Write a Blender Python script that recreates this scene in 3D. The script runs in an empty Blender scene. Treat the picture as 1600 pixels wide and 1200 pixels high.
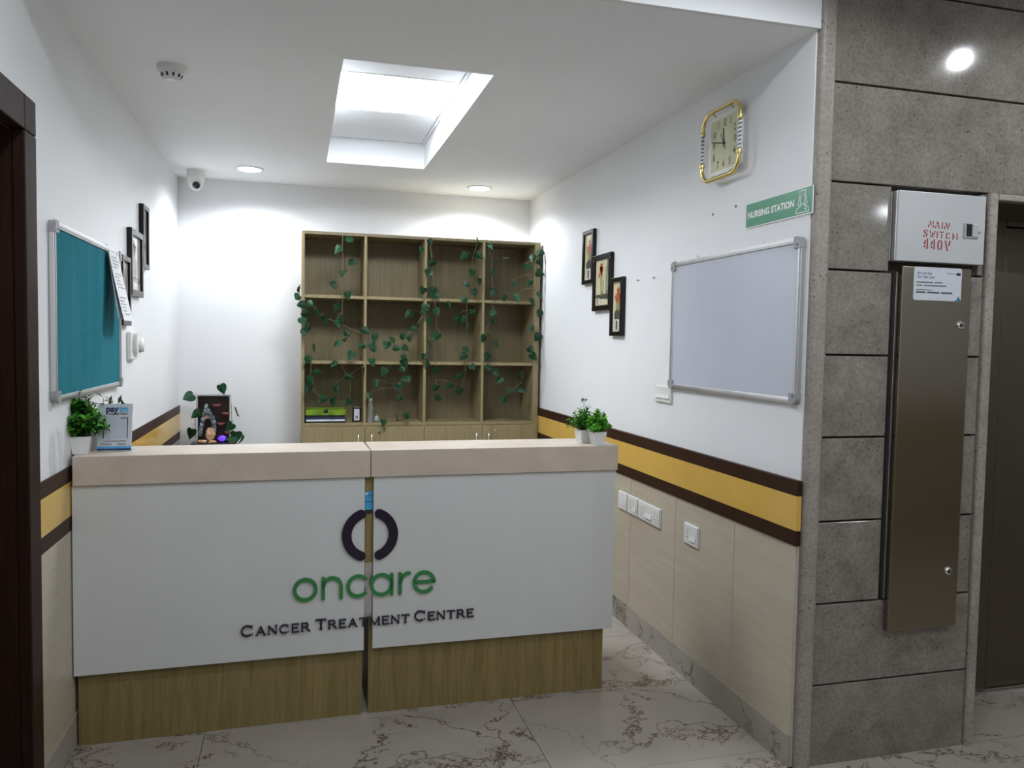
import bpy, bmesh, math, random
from mathutils import Vector, Matrix
random.seed(11)
S = bpy.context.scene
COL = S.collection
PI = math.pi

# ------------------------------------------------------------------ camera
cam_d = bpy.data.cameras.new('camera')
cam_d.sensor_width = 36.0
cam_d.lens = 1239.85 / 1600 * 36.0
cam_d.clip_start = 0.05
cam = bpy.data.objects.new('camera', cam_d)
COL.objects.link(cam)
_rx, _ry, _rz = -0.0512, 0.2651, 0.0172
_r = Vector((math.cos(_ry), -math.sin(_ry), 0)); _f = Vector((math.sin(_ry), math.cos(_ry), 0)); _u = Vector((0, 0, 1))
_f2 = _f * math.cos(_rx) + _u * math.sin(_rx); _u2 = -_f * math.sin(_rx) + _u * math.cos(_rx)
_r3 = _r * math.cos(_rz) + _u2 * math.sin(_rz); _u3 = -_r * math.sin(_rz) + _u2 * math.cos(_rz)
cam.matrix_world = Matrix(((_r3.x, _u3.x, -_f2.x, 0), (_r3.y, _u3.y, -_f2.y, 0), (_r3.z, _u3.z, -_f2.z, 1.5), (0, 0, 0, 1)))
S.camera = cam

# ------------------------------------------------------------------ world, exposure
W = bpy.data.worlds.new('world'); S.world = W
W.use_nodes = True
W.node_tree.nodes['Background'].inputs[0].default_value = (0.6, 0.65, 0.7, 1)
W.node_tree.nodes['Background'].inputs[1].default_value = 0.02
S.view_settings.view_transform = 'Standard'
S.view_settings.look = 'None'
S.view_settings.exposure = 0.0
S.view_settings.gamma = 1.0
S.view_settings.use_curve_mapping = False

# light levels of the station lamps and corridor lamps, some corridor ones added
LED_PANEL = 41.0          # emission of the coffer's square panel
DOWNLIGHT_W = 34.0        # two recessed downlights of the nursing station
CORRIDOR_W = 24.0         # corridor downlights, front row plus added ones
DOWNLIGHT_POS = [(-0.296, 5.40), (1.232, 5.50)]
CORRIDOR_POS = [(-0.25, 1.60, 'nearest the left door'), (1.35, 1.60, 'between door and granite'), (2.97, 1.70, 'in front of the lift'),
                (-0.10, 0.25, 'added out of view on the left'), (1.60, 0.25, 'added out of view in the middle'), (3.12, 0.25, 'added out of view on the right'), (5.2, 1.0, 'added far along the corridor')]  # second row added to brighten desk front and floor; far lamp added too
LAMP_COL = (0.90, 0.955, 1.0)

# ------------------------------------------------------------------ materials
def srgb(r, g, b):
    def c(v):
        v /= 255.0
        return v / 12.92 if v <= 0.04045 else ((v + 0.055) / 1.055) ** 2.4
    return (c(r), c(g), c(b), 1)

class NT:
    def __init__(s, name):
        s.m = bpy.data.materials.new(name); s.m.use_nodes = True
        s.t = s.m.node_tree; s.b = s.t.nodes['Principled BSDF']
    def n(s, typ, **k):
        o = s.t.nodes.new(typ)
        for a, v in k.items():
            if a.startswith('i_'):
                key = a[2:]
                key = int(key) if key.isdigit() else key.replace('_', ' ')
                o.inputs[key].default_value = v
            else:
                setattr(o, a, v)
        return o
    def l(s, a, b): s.t.links.new(a, b)
    def ramp(s, fac, stops):
        r = s.n('ShaderNodeValToRGB'); e = r.color_ramp.elements
        while len(e) < len(stops): e.new(0.5)
        for i, (p, c) in enumerate(stops):
            e[i].position = p; e[i].color = c if len(c) == 4 else (*c, 1)
        s.l(fac, r.inputs[0]); return r.outputs[0]
    def mix(s, fac, a, b, mode='MIX'):
        x = s.n('ShaderNodeMix', data_type='RGBA', blend_type=mode)
        for v, i in ((fac, 0), (a, 6), (b, 7)):
            if hasattr(v, 'is_linked'): s.l(v, x.inputs[i])
            else: x.inputs[i].default_value = v
        return x.outputs[2]
    def math(s, op, a, b=None):
        x = s.n('ShaderNodeMath', operation=op)
        for i, v in enumerate((a, b)):
            if v is None: continue
            if hasattr(v, 'is_linked'): s.l(v, x.inputs[i])
            else: x.inputs[i].default_value = v
        return x.outputs[0]
    def coord(s, scale=(1, 1, 1), kind='Object', per_object=0.0):
        tc = s.n('ShaderNodeTexCoord'); mp = s.n('ShaderNodeMapping')
        mp.inputs['Scale'].default_value = scale
        s.l(tc.outputs[kind], mp.inputs[0])
        if per_object:
            oi = s.n('ShaderNodeObjectInfo')
            cb = s.n('ShaderNodeCombineXYZ')
            a = s.math('MULTIPLY', oi.outputs['Random'], per_object)
            s.l(a, cb.inputs[0]); s.l(a, cb.inputs[1]); s.l(a, cb.inputs[2])
            s.l(cb.outputs[0], mp.inputs['Location'])
        return mp.outputs[0]
    def noise(s, co, scale, detail=4, rough=0.55, dist=0.0):
        x = s.n('ShaderNodeTexNoise'); s.l(co, x.inputs['Vector'])
        x.inputs['Scale'].default_value = scale; x.inputs['Detail'].default_value = detail
        x.inputs['Roughness'].default_value = rough; x.inputs['Distortion'].default_value = dist
        return x.outputs['Fac']
    def bump(s, h, strength=0.2, dist=0.002):
        b = s.n('ShaderNodeBump'); b.inputs['Strength'].default_value = strength; b.inputs['Distance'].default_value = dist
        s.l(h, b.inputs['Height']); s.l(b.outputs[0], s.b.inputs['Normal'])
    def set(s, color=None, rough=0.5, metal=0.0, spec=0.5, **k):
        if color is not None:
            if hasattr(color, 'is_linked'): s.l(color, s.b.inputs['Base Color'])
            else: s.b.inputs['Base Color'].default_value = color if len(color) == 4 else (*color, 1)
        if hasattr(rough, 'is_linked'): s.l(rough, s.b.inputs['Roughness'])
        else: s.b.inputs['Roughness'].default_value = rough
        s.b.inputs['Metallic'].default_value = metal
        s.b.inputs['Specular IOR Level'].default_value = spec
        for a, v in k.items(): s.b.inputs[a.replace('_', ' ')].default_value = v
        return s.m

def plain(name, col, rough=0.5, metal=0.0, spec=0.5, vary=0.06, scale=30, **k):
    x = NT(name); co = x.coord()
    n = x.noise(co, scale, 3)
    c2 = tuple(max(0, v * (1 - vary)) for v in col[:3]) + (1,)
    c1 = tuple(min(1, v * (1 + vary)) for v in col[:3]) + (1,)
    return x.set(x.ramp(n, [(0.3, c2), (0.7, c1)]), rough, metal, spec, **k)

M = {}
def wall_paint(name, col, rough):
    x = NT(name); co = x.coord()
    n = x.noise(co, 1.3, 4); d = tuple(v * 0.965 for v in col[:3]) + (1,)
    c = x.ramp(n, [(0.35, d), (0.65, col)])
    x.bump(x.noise(co, 9, 3), 0.08, 0.01)
    return x.set(c, rough, 0, 0.4)
M['wall'] = wall_paint('wall_paint', (0.80, 0.805, 0.825, 1), 0.5)
def stained():
    x = NT('stained_wall_paint'); co = x.coord()
    n = x.noise(co, 1.3, 4)
    c = x.ramp(n, [(0.35, (0.77, 0.775, 0.795, 1)), (0.65, (0.80, 0.805, 0.825, 1))])
    mp = x.n('ShaderNodeMapping'); x.l(co, mp.inputs[0]); mp.inputs['Location'].default_value = (0, -2.97 * 7, -1.08 * 4.5); mp.inputs['Scale'].default_value = (0, 7, 4.5)
    ln = x.n('ShaderNodeVectorMath', operation='LENGTH'); x.l(mp.outputs[0], ln.inputs[0])
    w = x.noise(x.coord(scale=(1, 14, 5)), 1.0, 5)
    d = x.math('ADD', ln.outputs['Value'], x.math('MULTIPLY', w, 0.9))
    m = x.ramp(d, [(0.85, (1, 1, 1, 1)), (1.25, (0, 0, 0, 1))])
    k = x.ramp(x.noise(x.coord(scale=(1, 30, 8)), 1.0, 4), [(0.35, (0.46, 0.47, 0.46, 1)), (0.6, (0.70, 0.71, 0.72, 1))])
    c = x.mix(m, c, k)
    x.bump(x.math('MULTIPLY', m, w), 0.5, 0.01)
    return x.set(c, 0.4, 0, 0.4)
M['wall_stained'] = stained()
M['ceiling'] = wall_paint('ceiling_paint', (0.89, 0.905, 0.93, 1), 0.7)

def marble(name, base, dark, per=13.0, gloss=0.28):
    x = NT(name); co = x.coord(per_object=per)
    w = x.n('ShaderNodeTexNoise'); x.l(co, w.inputs['Vector']); w.inputs['Scale'].default_value = 2.6; w.inputs['Detail'].default_value = 9; w.inputs['Roughness'].default_value = 0.62
    wm = x.n('ShaderNodeVectorMath', operation='MULTIPLY_ADD'); x.l(w.outputs['Color'], wm.inputs[0])
    wm.inputs[1].default_value = (0.55, 0.55, 0.55); x.l(co, wm.inputs[2])
    def veins(scale, width, rnd=1.0):
        v = x.n('ShaderNodeTexVoronoi', feature='DISTANCE_TO_EDGE'); x.l(wm.outputs[0], v.inputs['Vector'])
        v.inputs['Scale'].default_value = scale; v.inputs['Randomness'].default_value = rnd
        return x.ramp(v.outputs['Distance'], [(0.0, (1, 1, 1, 1)), (width * 0.45, (0.7, 0.7, 0.7, 1)), (width, (0, 0, 0, 1))])
    fine = veins(21, 0.10); mid = veins(8.5, 0.042); broad = veins(2.1, 0.014)
    pm = x.n('ShaderNodeMapping'); x.l(wm.outputs[0], pm.inputs[0]); pm.inputs['Rotation'].default_value = (0, 0, 0.7); pm.inputs['Scale'].default_value = (1.0, 2.4, 1.0)
    patch = x.noise(pm.outputs[0], 1.7, 3)
    m1 = x.ramp(patch, [(0.60, (0, 0, 0, 1)), (0.64, (1, 1, 1, 1))])
    m2 = x.ramp(patch, [(0.54, (0, 0, 0, 1)), (0.60, (1, 1, 1, 1))])
    m3 = x.ramp(x.noise(wm.outputs[0], 1.7, 4), [(0.40, (0, 0, 0, 1)), (0.55, (0.9, 0.9, 0.9, 1))])
    vein = x.math('MAXIMUM', x.math('MULTIPLY', fine, m1), x.math('MULTIPLY', mid, m2))
    vein = x.math('MAXIMUM', vein, x.math('MULTIPLY', broad, m3))
    brk = x.ramp(x.noise(co, 30, 3), [(0.26, (0.4, 0.4, 0.4, 1)), (0.46, (1, 1, 1, 1))])
    vein = x.math('MULTIPLY', vein, brk)
    cloud = x.noise(co, 3.2, 6)
    bc = x.ramp(cloud, [(0.3, tuple(v * 0.86 for v in base[:3]) + (1,)), (0.7, base)])
    bc = x.mix(x.math('MULTIPLY', m1, 0.25), bc, tuple(v * w for v, w in zip(base[:3], (0.86, 0.74, 0.64))) + (1,))
    c = x.mix(vein, bc, dark)
    return x.set(c, gloss, 0, 0.4)
M['marble'] = marble('vein_marble', (0.405, 0.365, 0.32, 1), srgb(62, 36, 20))
M['skirting_marble'] = marble('skirting_marble', (0.40, 0.365, 0.32, 1), srgb(38, 26, 20), 5.0)
M['grout'] = plain('dark_grout', srgb(70, 62, 54), 0.9)

def wood(name, c1, c2, scale=(14, 14, 0.9), rough=0.4, spec=0.25):
    x = NT(name); co = x.coord(scale=scale, per_object=5.0)
    n = x.noise(co, 3.0, 6, 0.6, 0.6); f = x.noise(co, 14.0, 4)
    mixn = x.math('ADD', x.math('MULTIPLY', n, 0.7), x.math('MULTIPLY', f, 0.3))
    return x.set(x.ramp(mixn, [(0.32, c1), (0.68, c2)]), rough, 0, spec)
M['shelf_wood'] = wood('shelf_laminate', srgb(130, 117, 86), srgb(158, 145, 111))
M['shelf_wood_shaded'] = wood('shaded_shelf_laminate', srgb(112, 101, 76), srgb(136, 125, 97))  # darker copy of the shelf laminate, compartment shade put into the colour
M['desk_wood'] = wood('desk_laminate', srgb(116, 101, 62), srgb(150, 133, 90))
M['dark_wood'] = wood('dark_door_wood', srgb(34, 20, 15), srgb(50, 31, 24), (16, 16, 0.8), 0.5, 0.14)
M['dado_brown'] = wood('dado_brown_laminate', srgb(44, 25, 17), srgb(58, 36, 25), (16, 0.9, 16), 0.45, 0.16)
M['dado_yellow'] = plain('dado_yellow_laminate', srgb(212, 172, 84), 0.12, 0, 0.5, 0.03, 6)
def streak(name, c1, c2):
    x = NT(name); co = x.coord(scale=(8, 0.8, 9), per_object=3.0)
    n = x.noise(co, 4, 5, 0.6, 0.4)
    return x.set(x.ramp(n, [(0.3, c1), (0.7, c2)]), 0.38, 0, 0.4)
M['panel'] = streak('beige_panel_laminate', srgb(180, 170, 152), srgb(192, 182, 164))
def stone(name, c1, c2, gloss=0.085):
    x = NT(name); co = x.coord(per_object=9.0)
    n = x.noise(co, 7, 8, 0.65, 0.4); f = x.noise(co, 85, 3, 0.6)
    base = x.ramp(n, [(0.3, c1), (0.5, tuple((a + b) / 2 for a, b in zip(c1, c2))), (0.72, c2)])
    grain = x.ramp(f, [(0.36, (0.76, 0.76, 0.76, 1)), (0.58, (1, 1, 1, 1))])
    c = x.mix(1.0, base, grain, 'MULTIPLY')
    v = x.n('ShaderNodeTexVoronoi', feature='F1'); x.l(co, v.inputs['Vector']); v.inputs['Scale'].default_value = 44
    pit = x.ramp(v.outputs['Distance'], [(0.08, (1, 1, 1, 1)), (0.16, (0, 0, 0, 1))])
    pm = x.ramp(x.noise(co, 5, 2), [(0.5, (0, 0, 0, 1)), (0.56, (1, 1, 1, 1))])
    p = x.math('MULTIPLY', pit, pm)
    c = x.mix(p, c, srgb(52, 46, 42))
    rust = x.ramp(x.noise(co, 2.6, 3), [(0.66, (0, 0, 0, 1)), (0.8, (0.25, 0.25, 0.25, 1))])
    c = x.mix(rust, c, srgb(136, 112, 96))
    return x.set(c, gloss, 0, 0.45)
M['stone'] = stone('grey_granite', srgb(114, 108, 101), srgb(148, 141, 132))
M['trim_stone'] = stone('edge_granite', srgb(142, 134, 126), srgb(164, 157, 149), 0.5)
def brushed(name, col, rough=0.3, sc=(2, 2, 160)):
    x = NT(name); co = x.coord(scale=sc)
    n = x.noise(co, 3, 3)
    c = x.ramp(n, [(0.3, tuple(v * 0.95 for v in col[:3]) + (1,)), (0.7, col)])
    r = x.n('ShaderNodeMapRange'); x.l(n, r.inputs[0]); r.inputs[3].default_value = rough - 0.02; r.inputs[4].default_value = rough + 0.03
    return x.set(c, r.outputs[0], 1.0, 0.5)
M['steel'] = brushed('brushed_steel', (0.30, 0.265, 0.21, 1), 0.2, (220, 1, 1))
M['lift_steel'] = brushed('dark_lift_steel', (0.17, 0.15, 0.11, 1), 0.34, (220, 1, 1))
M['alu'] = brushed('aluminium', (0.66, 0.66, 0.67, 1), 0.35)
M['chrome'] = plain('chrome', (0.8, 0.8, 0.8, 1), 0.12, 1.0, vary=0.02)
M['twist_white'] = plain('twist_white', (0.86, 0.87, 0.9, 1), 0.1, 0, 0.6, vary=0.02)
M['gold'] = plain('gold_metal', srgb(222, 204, 134), 0.25, 1.0, vary=0.03)
M['grey_plastic'] = plain('grey_plastic', srgb(150, 150, 153), 0.45)
M['white_plastic'] = plain('white_plastic', (0.72, 0.72, 0.71, 1), 0.35, vary=0.02)
M['black_plastic'] = plain('black_plastic', srgb(24, 22, 22), 0.4)
M['black_frame'] = plain('black_frame_lacquer', srgb(18, 14, 13), 0.3, 0, 0.3, vary=0.1)
M['desk_white'] = plain('desk_white_laminate', (0.64, 0.655, 0.65, 1), 0.22, 0, 0.45, 0.015, 4)
def quartz():
    x = NT('beige_quartz'); co = x.coord()
    f = x.noise(co, 220, 2); n = x.noise(co, 9, 4)
    c = x.mix(x.ramp(f, [(0.35, (0, 0, 0, 1)), (0.7, (0.25, 0.25, 0.25, 1))]), x.ramp(n, [(0.3, srgb(186, 171, 156)), (0.7, srgb(200, 186, 171))]), srgb(226, 218, 208))
    return x.set(c, 0.42, 0, 0.25)
M['quartz'] = quartz()
M['logo_navy'] = plain('navy_acrylic', srgb(30, 20, 44), 0.25, vary=0.03)
def green_grad():
    x = NT('green_acrylic'); co = x.coord()
    g = x.n('ShaderNodeSeparateXYZ'); x.l(co, g.inputs[0])
    c = x.ramp(g.outputs[0], [(0.0, srgb(46, 128, 40)), (0.05, srgb(46, 128, 40)), (1.0, srgb(52, 132, 72))])
    return x.set(c, 0.25)
M['logo_green'] = green_grad()
M['board_white'] = plain('whiteboard_enamel', (0.53, 0.555, 0.635, 1), 0.2, 0, 0.5, 0.02, 5)
def felt():
    x = NT('teal_felt'); co = x.coord()
    n = x.noise(co, 60, 4); n2 = x.noise(x.coord(scale=(9, 9, 1)), 1.4, 3)
    c = x.mix(0.5, x.ramp(n, [(0.3, srgb(30, 98, 110)), (0.7, srgb(42, 116, 130))]), x.ramp(n2, [(0.3, srgb(32, 102, 115)), (0.7, srgb(46, 122, 134))]))
    x.bump(n, 0.15, 0.002)
    return x.set(c, 0.95, 0, 0.1)
M['felt'] = felt()
M['paper'] = plain('paper', (0.74, 0.75, 0.78, 1), 0.9, vary=0.02)
M['ink'] = plain('grey_ink', srgb(110, 112, 120), 0.8)
M['ink_pale'] = plain('pale_ink', srgb(150, 153, 160), 0.8)
M['ink_dark'] = plain('dark_ink', srgb(40, 40, 46), 0.7)
M['sign_green'] = plain('sign_green', srgb(62, 140, 106), 0.35, vary=0.02)
M['sign_white'] = plain('sign_white', (0.82, 0.83, 0.83, 1), 0.4, vary=0.01)
M['red_paint'] = plain('red_stencil_paint', srgb(150, 50, 58), 0.6)
M['enamel'] = plain('white_enamel', (0.47, 0.475, 0.485, 1), 0.25, 0, 0.5, 0.02, 6)
M['navy_print'] = plain('navy_print', srgb(22, 40, 92), 0.5)
M['blue_print'] = plain('blue_print', srgb(70, 160, 210), 0.5)
M['teal_print'] = plain('teal_print', srgb(20, 96, 140), 0.5)
M['card'] = plain('card_grey', srgb(196, 200, 208), 0.35, vary=0.02)
M['card_inner'] = plain('card_inner', srgb(186, 190, 202), 0.35, vary=0.02)
M['rubber'] = plain('dark_gap', srgb(20, 18, 16), 0.9)
M['pot'] = plain('white_pot', (0.78, 0.78, 0.78, 1), 0.3, vary=0.02)
M['soil'] = plain('dark_soil', srgb(24, 22, 18), 0.9)
def leafmat(name, c1, c2, c3, sc=18.0, rough=0.5):
    x = NT(name); co = x.coord(per_object=4.0)
    n = x.noise(co, sc, 3)
    c = x.ramp(n, [(0.3, c1), (0.52, c2), (0.75, c3)])
    return x.set(c, rough, 0, 0.22)
M['leaf'] = leafmat('ivy_leaf', srgb(12, 42, 24), srgb(22, 62, 36), srgb(48, 100, 62), 34)
M['leaf_dark'] = leafmat('dark_ivy_leaf', srgb(10, 34, 20), srgb(16, 48, 28), srgb(34, 76, 44), 34)
M['vine'] = plain('vine_stem', srgb(92, 96, 62), 0.6)
M['bush'] = leafmat('bush_leaf', srgb(30, 88, 18), srgb(62, 140, 30), srgb(112, 184, 54), 26, 0.45)
M['bush_lime'] = leafmat('lime_leaf', srgb(40, 106, 24), srgb(96, 172, 42), srgb(158, 212, 72), 30, 0.45)
M['bush_dark'] = leafmat('dark_leaf', srgb(24, 50, 24), srgb(40, 72, 34), srgb(64, 96, 52), 26, 0.45)
M['flower_grey'] = plain('grey_flower', srgb(96, 104, 110), 0.6)
M['clock_face'] = plain('clock_face', srgb(206, 206, 172), 0.5, vary=0.02)
M['lens'] = plain('dark_lens', srgb(26, 28, 30), 0.12)
M['folder_green'] = plain('green_folder', srgb(122, 156, 34), 0.4)
M['folder_black'] = plain('black_folder', srgb(24, 28, 38), 0.4)
M['rock_grey'] = leafmat('grey_rock', srgb(58, 64, 72), srgb(110, 120, 132), srgb(168, 178, 190), 40, 0.7)
M['rock_beige'] = leafmat('beige_rock', srgb(140, 100, 74), srgb(190, 150, 118), srgb(212, 182, 150), 30, 0.7)
M['resin_brown'] = plain('dark_resin', srgb(34, 20, 20), 0.35)
M['cup_clay'] = plain('clay_cup', srgb(132, 74, 66), 0.5)
def glassy(name, col, rough=0.05):
    x = NT(name)
    return x.set(col, rough, 0, 0.5, Transmission_Weight=0.85, IOR=1.45)
M['clear'] = glassy('clear_plastic', (0.85, 0.88, 0.9, 1), 0.12)
def emit(name, col, strength):
    x = NT(name)
    x.b.inputs['Base Color'].default_value = (*[0.8 * c for c in col], 1)
    x.b.inputs['Emission Color'].default_value = (*col, 1); x.b.inputs['Emission Strength'].default_value = strength
    return x.m
M['led'] = emit('led_diffuser', LAMP_COL, LED_PANEL)
M['led_small'] = emit('downlight_diffuser', LAMP_COL, 14.0)
M['led_dim'] = emit('corridor_diffuser', LAMP_COL, 12.0)
M['led_batten'] = emit('batten_diffuser', LAMP_COL, 60.0)
M['purple_lamp'] = emit('purple_lamp', (0.16, 0.05, 0.9), 0.9)

# ------------------------------------------------------------------ mesh builder
class MB:
    def __init__(s): s.v = []; s.f = []; s.mi = []; s.sm = []
    def add(s, vs, fs, mi=0, smooth=False):
        o = len(s.v); s.v += [tuple(v) for v in vs]
        for f in fs:
            s.f.append(tuple(i + o for i in f)); s.mi.append(mi); s.sm.append(smooth)
        return s
    def box(s, x0, x1, y0, y1, z0, z1, bev=0.0, mi=0, mat=None):
        bm = bmesh.new(); bmesh.ops.create_cube(bm, size=1)
        for v in bm.verts: v.co = ((x0 + x1) / 2 + v.co.x * (x1 - x0), (y0 + y1) / 2 + v.co.y * (y1 - y0), (z0 + z1) / 2 + v.co.z * (z1 - z0))
        if bev: bmesh.ops.bevel(bm, geom=bm.edges[:], offset=min(bev, 0.45 * min(abs(x1 - x0), abs(y1 - y0), abs(z1 - z0))), segments=2, affect='EDGES', profile=0.5)
        if mat: bm.transform(mat)
        bm.verts.index_update()
        s.add([v.co[:] for v in bm.verts], [[v.index for v in f.verts] for f in bm.faces], mi); bm.free(); return s
    def prism(s, poly, y0, y1, mi=0, plane='xz'):
        # polygon in the local xz plane (counter-clockwise seen from -y), extruded from y0 (front) to y1
        n = len(poly)
        if plane == 'xz': a = [(p[0], y0, p[1]) for p in poly]; b = [(p[0], y1, p[1]) for p in poly]
        else: a = [(p[0], p[1], y0) for p in poly]; b = [(p[0], p[1], y1) for p in poly]
        fs = [tuple(range(n)), tuple(range(2 * n - 1, n - 1, -1))]
        if plane != 'xz': fs = [tuple(reversed(f)) for f in fs]
        for i in range(n):
            j = (i + 1) % n
            q = (i, n + i, n + j, j)
            fs.append(q if plane == 'xz' else tuple(reversed(q)))
        return s.add(a + b, fs, mi)
    def ring(s, outer, inner, y0, y1, mi=0):
        n = len(outer)
        vs = [(p[0], y0, p[1]) for p in outer] + [(p[0], y0, p[1]) for p in inner] + [(p[0], y1, p[1]) for p in outer] + [(p[0], y1, p[1]) for p in inner]
        fs = []
        for i in range(n):
            j = (i + 1) % n
            fs += [(i, j, n + j, n + i), (2 * n + j, 2 * n + i, 3 * n + i, 3 * n + j), (j, i, 2 * n + i, 2 * n + j), (n + i, n + j, 3 * n + j, 3 * n + i)]
        return s.add(vs, fs, mi)
    def tube(s, pts, r, n=8, mi=0, closed=False, cap=True):
        pts = [Vector(p) for p in pts]; m = len(pts); vs = []
        rr = r if isinstance(r, (list, tuple)) else [r] * m
        prev = None
        for i, p in enumerate(pts):
            if closed: t = pts[(i + 1) % m] - pts[i - 1]
            else: t = pts[min(i + 1, m - 1)] - pts[max(i - 1, 0)]
            t.normalize()
            if prev is None:
                a = Vector((0, 0, 1)) if abs(t.z) < 0.9 else Vector((1, 0, 0))
                u = t.cross(a).normalized()
            else:
                u = (prev - t * prev.dot(t)).normalized()
            prev = u; w = t.cross(u)
            for k in range(n):
                q = 2 * PI * k / n; vs.append(p + (u * math.cos(q) + w * math.sin(q)) * rr[i])
        fs = []
        for i in range(m if closed else m - 1):
            j = (i + 1) % m
            for k in range(n):
                l = (k + 1) % n; fs.append((i * n + k, i * n + l, j * n + l, j * n + k))
        s.add(vs, fs, mi, True)
        if cap and not closed:
            s.add(vs[:n], [tuple(range(n - 1, -1, -1))], mi); s.add(vs[-n:], [tuple(range(n))], mi)
        return s
    def lathe(s, prof, n=24, c=(0, 0, 0), axis='z', mi=0, smooth=True):
        vs = []
        for r, h in prof:
            for k in range(n):
                q = 2 * PI * k / n; a, b = r * math.cos(q), r * math.sin(q)
                vs.append((c[0] + a, c[1] + b, c[2] + h) if axis == 'z' else (c[0] + a, c[1] - h, c[2] + b))
        fs = []
        for i in range(len(prof) - 1):
            for k in range(n):
                l = (k + 1) % n; fs.append((i * n + k, i * n + l, (i + 1) * n + l, (i + 1) * n + k))
        s.add(vs, fs, mi, smooth)
        m = len(prof) - 1
        s.add(vs[:n], [tuple(range(n - 1, -1, -1))], mi); s.add(vs[m * n:], [tuple(range(n))], mi)
        return s
    def build(s, name, mats, parent=None, loc=None):
        me = bpy.data.meshes.new(name); me.from_pydata(s.v, [], s.f)
        ms = mats if isinstance(mats, (list, tuple)) else [mats]
        for m in ms: me.materials.append(M[m])
        me.polygons.foreach_set('material_index', s.mi); me.polygons.foreach_set('use_smooth', s.sm)
        bm = bmesh.new(); bm.from_mesh(me); bmesh.ops.recalc_face_normals(bm, faces=bm.faces); bm.to_mesh(me); bm.free()
        me.update()
        return link(me, name, parent, loc)

def link(me, name, parent=None, loc=None):
    o = bpy.data.objects.new(name, me); COL.objects.link(o)
    if parent is not None: o.parent = parent
    if loc is not None: o.location = loc
    return o
def thing(name, label, cat, loc=(0, 0, 0), rz=0.0, group=None):
    o = bpy.data.objects.new(name, None); COL.objects.link(o)
    o.empty_display_size = 0.05; o.location = loc; o.rotation_euler = (0, 0, rz)
    o['label'] = label; o['category'] = cat
    if group: o['group'] = group
    return o
def struct(o, label=None, cat=None):
    o['kind'] = 'structure'
    if label: o['label'] = label
    if cat: o['category'] = cat
    return o
def box(name, mat, x0, x1, y0, y1, z0, z1, bev=0.0, parent=None):
    return MB().box(x0, x1, y0, y1, z0, z1, bev).build(name, mat, parent)
RIGHT, LEFT = -PI / 2, PI / 2      # walls: local x reads to the right, local -y points out of the wall

def text_mb(s, size, cx=0.0, z=0.0, align='CENTER', width=None, xs=1.0, depth=0.0004, y=0.0, mb=None, mi=0, bold=0.0):
    cu = bpy.data.curves.new('tmp', 'FONT'); cu.body = s; cu.size = size; cu.align_x = align
    cu.resolution_u = 3; cu.offset = bold
    ob = bpy.data.objects.new('tmp', cu); COL.objects.link(ob)
    dg = bpy.context.evaluated_depsgraph_get()
    me = bpy.data.meshes.new_from_object(ob.evaluated_get(dg))
    vs = [v.co.copy() for v in me.vertices]; fs = [tuple(p.vertices) for p in me.polygons]
    bpy.data.objects.remove(ob); bpy.data.curves.remove(cu); bpy.data.meshes.remove(me)
    if width:
        w = max(v.x for v in vs) - min(v.x for v in vs); xs = width / w
    mb = mb or MB()
    mb.add([(cx + v.x * xs, y, z + v.y) for v in vs], fs, mi)
    return mb

def stroke(mb, pts, w, y0, y1, caps=True, mi=0):
    """a thick line with round (or flat) ends as one extruded outline"""
    P = [Vector(p) for p in pts]; n = len(P); Lf = []; Rt = []
    for i in range(n):
        a = P[i] - P[i - 1] if i else P[1] - P[0]; b = P[i + 1] - P[i] if i < n - 1 else P[-1] - P[-2]
        t = (a.normalized() + b.normalized()).normalized(); nn = Vector((-t.y, t.x))
        k = 1.0 / max(0.4, nn.dot(Vector((-a.normalized().y, a.normalized().x))))
        Lf.append(P[i] + nn * w / 2 * k); Rt.append(P[i] - nn * w / 2 * k)
    def cap(c, t):
        a0 = math.atan2(t.y, t.x) - PI / 2
        return [c + Vector((math.cos(a0 + PI * k / 8), math.sin(a0 + PI * k / 8))) * w / 2 for k in range(1, 8)]
    poly = Rt[:]
    if caps: poly += cap(P[-1], (P[-1] - P[-2]))
    poly += Lf[::-1]
    if caps: poly += cap(P[0], (P[0] - P[1]))
    if n <= 2:
        mb.prism([(p.x, p.y) for p in poly], y0, y1, mi)
        return mb
    # strip faces (an outline that bends back on itself cannot be one face)
    q = len(P)
    for i in range(q - 1):
        quad = [Rt[i], Rt[i + 1], Lf[i + 1], Lf[i]]
        mb.add([(p.x, y0, p.y) for p in quad] + [(p.x, y1, p.y) for p in quad],
               [(0, 1, 2, 3), (7, 6, 5, 4), (0, 4, 5, 1), (3, 2, 6, 7)] + ([(0, 3, 7, 4)] if i == 0 and not caps else []) + ([(1, 5, 6, 2)] if i == q - 2 and not caps else []), mi)
    if caps:
        for c, t, e0, e1 in ((P[-1], P[-1] - P[-2], Rt[-1], Lf[-1]), (P[0], P[0] - P[1], Lf[0], Rt[0])):
            pl = [e0] + cap(c, t) + [e1]
            mb.prism([(p.x, p.y) for p in pl], y0, y1, mi)
    return mb
def arc(cx, cz, r, a0, a1, n=16, rz=None):
    rz = rz or r
    return [(cx + r * math.cos(math.radians(a0 + (a1 - a0) * i / n)), cz + rz * math.sin(math.radians(a0 + (a1 - a0) * i / n))) for i in range(n + 1)]
def circle(cx, cz, r, n=32, rz=None): return arc(cx, cz, r, 0, 360, n, rz)[:-1]
def rrect(x0, x1, z0, z1, r, n=5):
    o = []
    for cx, cz, a in ((x1 - r, z0 + r, -90), (x1 - r, z1 - r, 0), (x0 + r, z1 - r, 90), (x0 + r, z0 + r, 180)):
        o += arc(cx, cz, r, a, a + 90, n)
    return o

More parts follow.
